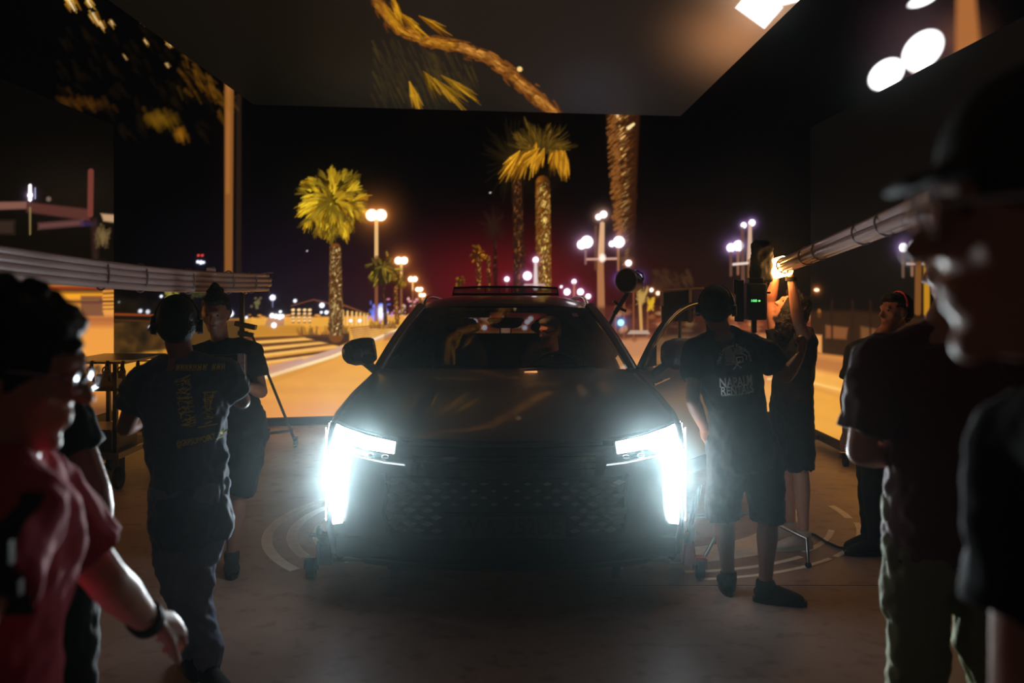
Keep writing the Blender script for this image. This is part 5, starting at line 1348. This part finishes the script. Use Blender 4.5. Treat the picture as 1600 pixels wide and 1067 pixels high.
# rolling stand behind the man with the bun
Y = 9.3
b0 = W(380, 600, Y); b0.z = .60
sd = stand('rolling_light_stand', 'black rolling stand with one long slanting leg, beside the person with the bun', b0, W(377, 458, Y),
      [[W(392, 520, Y), W(420, 588, Y), Vector((*W(462, 0, Y).xy, .046))], [Vector((b0.x, b0.y, .62)), Vector((b0.x - .35, b0.y + .25, .30)), Vector((b0.x - .42, b0.y + .3, .046))], [Vector((b0.x, b0.y, .62)), Vector((b0.x + .1, b0.y + .45, .3)), Vector((b0.x + .12, b0.y + .5, .046))]], .017, casters=True, knuckles=(.45, .6))
MB().bar(W(394, 680, Y), W(458, 672, Y), .03).build('brace', M['blackmetal'], sd, smooth=False)
MB().bar(W(378, 460, Y), W(378, 620, Y), .045).bar(W(368, 505, Y), W(400, 512, Y), .09, .05).bar(W(372, 520, Y), W(396, 524, Y), .05).build('clamp_head', M['blackmetal'], sd, smooth=False, bevel=.006)
MB().ell(W(382, 457, Y), (.03, .02, .018)).build('steel_spigot', M['chrome'], sd)

# round lamp head on a jointed arm behind the car
Y = 9.35
b0 = W(948, 560, Y); b0.z = .03
sp = stand('spotlight_stand', 'round spotlight head on a slanting jointed arm, rising behind the car roof', b0, W(950, 515, Y),
      [[b0 + UP * .5, b0 + Vector((.35, .1, .02))], [b0 + UP * .5, b0 + Vector((-.3, .25, .02))], [b0 + UP * .5, b0 + Vector((0, -.35, .02))]], .016, 'spotlight')
MB().bar(W(950, 512, Y), W(966, 478, Y), .035).bar(W(960, 490, Y), W(984, 452, Y), .05).bar(W(969, 482, Y), W(978, 486, Y), .10, .03).bar(W(958, 470, Y), W(966, 476, Y), .06, .03).build('jointed_arm', M['blackmetal'], sp, smooth=False, bevel=.005)
hd = MB(); c = W(986, 440, Y); a = Vector((-.55, -.8, .1)).normalized()
hd.loft([c - a * .10, c - a * .07, c + a * .02, c + a * .07, c + a * .10], [.06, .105, .118, .122, .124], None, None, 28)
sh_ = hd.build('lamp_housing', M['blackmetal'], sp)
MB().loft([c + a * .101, c + a * .103], [.112, .112], n=28).build('lamp_face', M['blackplastic'], sh_)
MB().tube([c + a * .11 + (basis(a)[1] * math.cos(t) + basis(a)[2] * math.sin(t)) * .122 for t in np.linspace(0, 6.2832, 29)], .008, 8).build('lamp_rim', M['steel'], sh_)
MB().tube([c + Vector((.10, 0, -.02)), c + Vector((.13, 0, .02)), c + Vector((.12, 0, .08)), c + Vector((.05, 0, .12))], .01, 8).build('cable_loop', M['steel'], sp)

# framed monitor beyond the open door
Y = 9.2
m0 = W(1062, 560, Y); m0.z = .03
mo = stand('monitor_stand', 'dark monitor with a pale frame on a pole, seen through the open car door', m0, W(1062, 500, Y),
      [[m0 + UP * .3, m0 + Vector((.3, 0, .02))], [m0 + UP * .3, m0 + Vector((-.25, .2, .02))], [m0 + UP * .3, m0 + Vector((0, -.3, .02))]], .02, 'monitor', m='steel')
q = [W(1034, 502, Y), W(1083, 502, Y), W(1083, 452, Y), W(1034, 458, Y)]
MB().prism(q, (0, .04, 0)).build('screen', M['blackplastic'], mo, smooth=False)
fm = MB().bar(W(1034, 456, Y - .02), W(1034, 478, Y - .02), .03).bar(W(1078, 450, Y - .02), W(1078, 504, Y - .02), .055, .03).bar(W(1032, 453, Y - .02), W(1100, 450, Y - .02), .02)
fm.build('frame', M['cream'], mo, smooth=False)
fr = MB()
for i in range(7): fr.tube([W(1046 + i * 7, 548, Y - .1) + Vector((0, 0, 0)), W(1048 + i * 7, 538 - (i % 3) * 3, Y - .1), W(1052 + i * 7, 546, Y - .1)], .006, 6)
fr.tube([W(1040, 551, Y - .1), W(1098, 549, Y - .1)], .012, 8); fr.bar(W(1062, 551, Y - .1), W(1062, 552, Y + .0), .03)
fr.build('cable_basket', M['steel'], mo)

# C-stand with battery box, flag and arm, between the two people at the right
Y = 5.62
b0 = W(1179, 0, Y); b0.z = .20
cs = stand('light_stand', 'chrome legged stand carrying a black box with green digits, behind the printed t-shirt', b0, W(1176, 440, Y),
      [[Vector((b0.x, b0.y, .30)), Vector((b0.x + .12, b0.y - .12, .20)), Vector((b0.x + .24, b0.y - .26, .16)), Vector((W(1263, 0, 5.32).x, 5.32, .015))],
       [Vector((b0.x, b0.y, .40)), Vector((b0.x - .08, b0.y - .06, .40)), Vector((b0.x - .26, b0.y - .20, .22)), Vector((W(1096, 0, 5.36).x, 5.36, .015))],
       [Vector((b0.x, b0.y, .26)), Vector((b0.x - .1, b0.y + .05, .22)), Vector((b0.x - .34, b0.y + .12, .20)), Vector((b0.x - .42, b0.y + .16, .015))]], .014, 'light stand', m='steel', knuckles=(.12, .2))
bx = MB().box(W(1180, 471, Y - .03), (.125, .09, .23)).build('battery_box', M['blackplastic'], cs, smooth=False, bevel=.012)
MB().box(W(1180, 439, Y - .03), (.09, .07, .04)).box(W(1155, 470, Y - .03), (.05, .05, .26)).bar(W(1150, 436, Y - .03), W(1150, 460, Y - .03), .03).bar(W(1196, 440, Y - .03), W(1196, 490, Y - .03), .02).bar(W(1192, 457, Y - .05), W(1204, 457, Y - .05), .015).bar(W(1178, 492, Y), W(1178, 520, Y), .03).build('bracket', M['blackmetal'], cs, smooth=False, bevel=.006)
put_text(bx, 'green_digits', '100', .022, emit_mat('green_digits', (110, 255, 140), 1.6), W(1178, 470, Y - .077), Vector((1, 0, 0)), UP, wide=.035)
MB().box(W(1186.5, 470, Y - .077), (.012, .003, .010)).build('green_indicator', emit_mat('green_indicator', (120, 255, 90), 1.4), bx, smooth=False)
fl = MB().loft([W(1189, 440, Y), W(1189, 430, Y), W(1189, 405, Y), W(1190, 384, Y), W(1192, 376, Y)], [.060, .068, .066, .062, .045], [.04, .05, .05, .045, .03], Vector((1, 0, 0)), 20, sq=.5)
fl.remesh('black_sandbag', M['black'], cs, .008, 3, .012, 14)

# cable on the floor
pts = [W(x, y, 5.0) for x, y in ((0, 0),)]
def ground(px, py): Yg = EYE * FOC / (py - CY); return Vector(((px - CX) * Yg / FOC, Yg, .008))
cb = [ground(*p) for p in ((1262, 834), (1274, 838), (1290, 848), (1310, 857), (1335, 861), (1366, 862), (1400, 858), (1450, 850))]
cc = MB().tube(cb, .008, 8).build('floor_cable', M['rubber']); tag(cc, 'black cable lying on the floor beside the white sneakers', 'cable')

# wheel dollies under the two front wheels
def dolly(label, s, m, lever):
    cx = s * .84; cy = CY0 + .93; root = empty('wheel_dolly', (cx, cy, 0), label, 'wheel dolly')
    for dy, nm in ((-.31, 'roller'), (.31, 'roller')):
        MB().loft([(cx - .16, cy + dy, .115), (cx + .16, cy + dy, .115)], .034, n=20).build(nm, M['steel'], root)
    f = MB()
    ox, ix = cx + s * .20, cx - s * .19
    f.bar((ox, cy - .36, .12), (ox, cy + .36, .12), .05, .07); f.bar((ix, cy - .31, .12), (ox, cy - .31, .13), .02, .03); f.bar((ix, cy + .31, .12), (ox, cy + .31, .13), .02, .03)
    f.box((ox, cy - .33, .15), (.08, .08, .13)); f.box((ox, cy + .33, .15), (.08, .08, .13)); f.box((ix, cy - .31, .12), (.04, .09, .09)); f.box((ix, cy + .31, .12), (.04, .09, .09))
    f.prism([(ox - .03, cy - .38, .08), (ox + .05, cy - .38, .08), (ox + .03, cy - .38, .25), (ox - .01, cy - .38, .27)], (0, .04, 0))
    f.build('frame', m, root, smooth=False, bevel=.006)
    for x in (ox + s * .07, ix - s * .02):
        for y in (cy - .36, cy + .36):
            MB().loft([(x - .022, y, .052), (x + .022, y, .052)], .05, n=22).build('caster', M['rubber'], root)
            MB().box((x, y, .115), (.06, .06, .02)).bar((x - .028, y, .052), (x - .028, y, .11), .006, .03).bar((x + .028, y, .052), (x + .028, y, .11), .006, .03).build('caster_fork', m, root, smooth=False)
    MB().cap([(ox, cy - .37, .22), (ox + s * .02, cy - .40, .26), (ox + s * .01, cy - .42, .30)], [.025, .022, .018], 10).cap([(ox, cy - .2, .20), (ox, cy - .36, .22)], [.03, .03], 12).build('hydraulic_pump', M['steel'] if s > 0 else M['blackmetal'], root)
    if lever: MB().tube([(ox, cy - .36, .24), (ox + s * .10, cy - .22, .50)], .014, 10).build('pedal_lever', M['blackmetal'], root)
    else: MB().box((ox + s * .02, cy - .40, .26), (.10, .05, .012)).build('pedal_lever', M['blackmetal'], root, smooth=False)
dolly('red wheel dolly jack under the front wheel, next to the printed black t-shirt', 1, M['red'], True)
dolly('dark wheel dolly jack under the front wheel on the left of the picture', -1, M['blackmetal'], False)

# equipment cart at the left in front of the LED screen
ca = empty('equipment_cart', (-3.4, 7.75, 0), 'black equipment cart with wooden bottom deck, standing before the left LED screen', 'cart')
x0, x1, yc = -3.64, -3.17, 7.75
dk = MB().box(((x0 + x1) / 2, yc, .285), (x1 - x0 + .06, 1.0, .035)).build('bottom_deck', mat('plywood_dark', (84, 58, 48), .6), ca, smooth=False)
MB().bar((x0 - .03, yc - .5, .29), (x1 + .03, yc - .5, .29), .018, .045).bar((x1 + .03, yc - .5, .29), (x1 + .03, yc + .5, .29), .018, .045).build('edge_strip', M['steel'], ca, smooth=False)
MB().box(((x0 + x1) / 2 + .02, yc, 1.045), (x1 - x0 + .10, .9, .02)).build('top_shelf', M['blackmetal'], ca, smooth=False)
MB().bar((x0, yc - .46, 1.062), (W(268, 0, yc - .46).x, yc - .46, 1.062), .014).build('top_rail', M['steel'], ca, smooth=False)
MB().box(((x0 + x1) / 2, yc, .82), (x1 - x0, .8, .025)).build('middle_shelf', M['blackmetal'], ca, smooth=False)
for xx in (x0 + .03, x1 - .03):
    for yy in (-.40, .40):
        MB().bar((xx, yc + yy, .30), (xx, yc + yy, 1.045), .035).build('post', M['blackmetal'], ca, smooth=False)
for xx in (x0 + .06, x1 - .02):
    for yy in (-.36, .40):
        MB().loft([(xx - .018, yc + yy, .09), (xx + .018, yc + yy, .09)], .09, n=24).build('caster', M['rubber'], ca)
        MB().bar((xx - .026, yc + yy, .085), (xx - .026, yc + yy, .26), .006, .05).bar((xx + .026, yc + yy, .085), (xx + .026, yc + yy, .26), .006, .05).box((xx, yc + yy, .262), (.07, .07, .015)).build('caster_fork', M['steel'], ca, smooth=False)
names = ['first grip clamp from the left hanging under the cart rail', 'second grip clamp from the left hanging under the cart rail', 'third grip clamp from the left hanging under the cart rail', 'fourth grip clamp from the left hanging under the cart rail', 'fifth grip clamp from the left hanging under the cart rail', 'last grip clamp hanging under the cart rail, nearest the navy t-shirt']
for i in range(6):
    xx = x0 + .03 + i * .125; b = MB(); yr = yc - .475
    b.cap([(xx, yr, 1.052), (xx, yr - .01, .98), (xx + .02, yr - .01, .91)], [.014, .020, .016], 10).box((xx, yr - .01, .955), (.045, .045, .06))
    b.tube([(xx + math.cos(a) * .028, yr - .025, .985 + math.sin(a) * .032) for a in np.linspace(0, 6.28, 13)], .007, 6)
    tag(b.build('grip_clamp', M['blackmetal'], None), names[i], 'clamp', 'grip clamps on the equipment cart')
o = MB().box((x1 - .24, yc - .15, .303 + .09), (.36, .5, .16)).box((x1 - .24, yc - .15, .303 + .175), (.32, .46, .02)).build('equipment_case', M['blackplastic'], None, smooth=False)
tag(o, 'flat black case lying on the bottom deck of the equipment cart', 'case')
o = MB().box((x1 - .16, yc - .20, .833 + .052), (.15, .2, .10)).build('cable_box', M['blackplastic'], None, smooth=False)
tag(o, 'small black box on the middle shelf of the equipment cart', 'box')
# printed case held between the two people at the left
pc = MB().box(W(355, 583, 4.90), (.20, .07, .20)).build('document_case', M['blackplastic'], None, smooth=False, bevel=.006)
tag(pc, 'dark case with a white patterned label, held between the two people at the left', 'case')
lb = MB().box(W(377, 574, 4.862), (.038, .012, .15)).build('patterned_label', mat('patterned_label', (190, 160, 150), .7, var=.8, vscale=60), pc, smooth=False)
# ------------------------------------------------------------------ headlight beams and the studio haze
for s in (-1, 1):
    for lx, lz, fr in ((.72, .855, .25), (.88, .80, .30), (.90, .66, .25), (.90, .52, .20)):
        ld = bpy.data.lights.new('headlight_beam', 'SPOT'); ld.energy = BEAM * fr; ld.spot_size = math.radians(44); ld.spot_blend = .9
        ld.color = (.84, .95, 1.0); ld.shadow_soft_size = .04
        lo = bpy.data.objects.new('headlight_beam', ld); COL.objects.link(lo)
        lo.location = FP(s * lx, lz, .05); lo.rotation_euler = (Vector((s * (lx - .16), .0, 1.15)) - Vector(lo.location)).to_track_quat('-Z', 'Y').to_euler()
        lo.parent = car; lo.matrix_parent_inverse = parent_world(car).inverted()
    ld = bpy.data.lights.new('headlight_spill', 'SPOT'); ld.energy = 30; ld.spot_size = math.radians(125); ld.spot_blend = 1.0
    ld.color = (.80, .93, 1.0); ld.shadow_soft_size = .08
    lo = bpy.data.objects.new('headlight_spill', ld); COL.objects.link(lo)
    lo.location = FP(s * .89, .70, .07); lo.rotation_euler = (Vector((s * .80, 2.6, 1.5)) - Vector(lo.location)).to_track_quat('-Z', 'Y').to_euler()
    lo.parent = car; lo.matrix_parent_inverse = parent_world(car).inverted()
hm = bpy.data.materials.new('thin_haze'); hm.use_nodes = True; nt = hm.node_tree
nt.nodes.remove(nt.nodes['Principled BSDF'])
vs = nt.nodes.new('ShaderNodeVolumeScatter'); vs.inputs['Color'].default_value = (.78, .98, 1, 1)
vs.inputs['Density'].default_value = HAZE; vs.inputs['Anisotropy'].default_value = HAZE_G
nt.links.new(vs.outputs[0], nt.nodes['Material Output'].inputs['Volume'])
hz = MB().box((.1, 5.0, 1.835), (10.6, 9.9, 3.73)).build('haze', hm, smooth=False)
tag(hz, 'thin haze hanging in the air of the stage, glowing around the headlights', 'haze', kind='stuff')
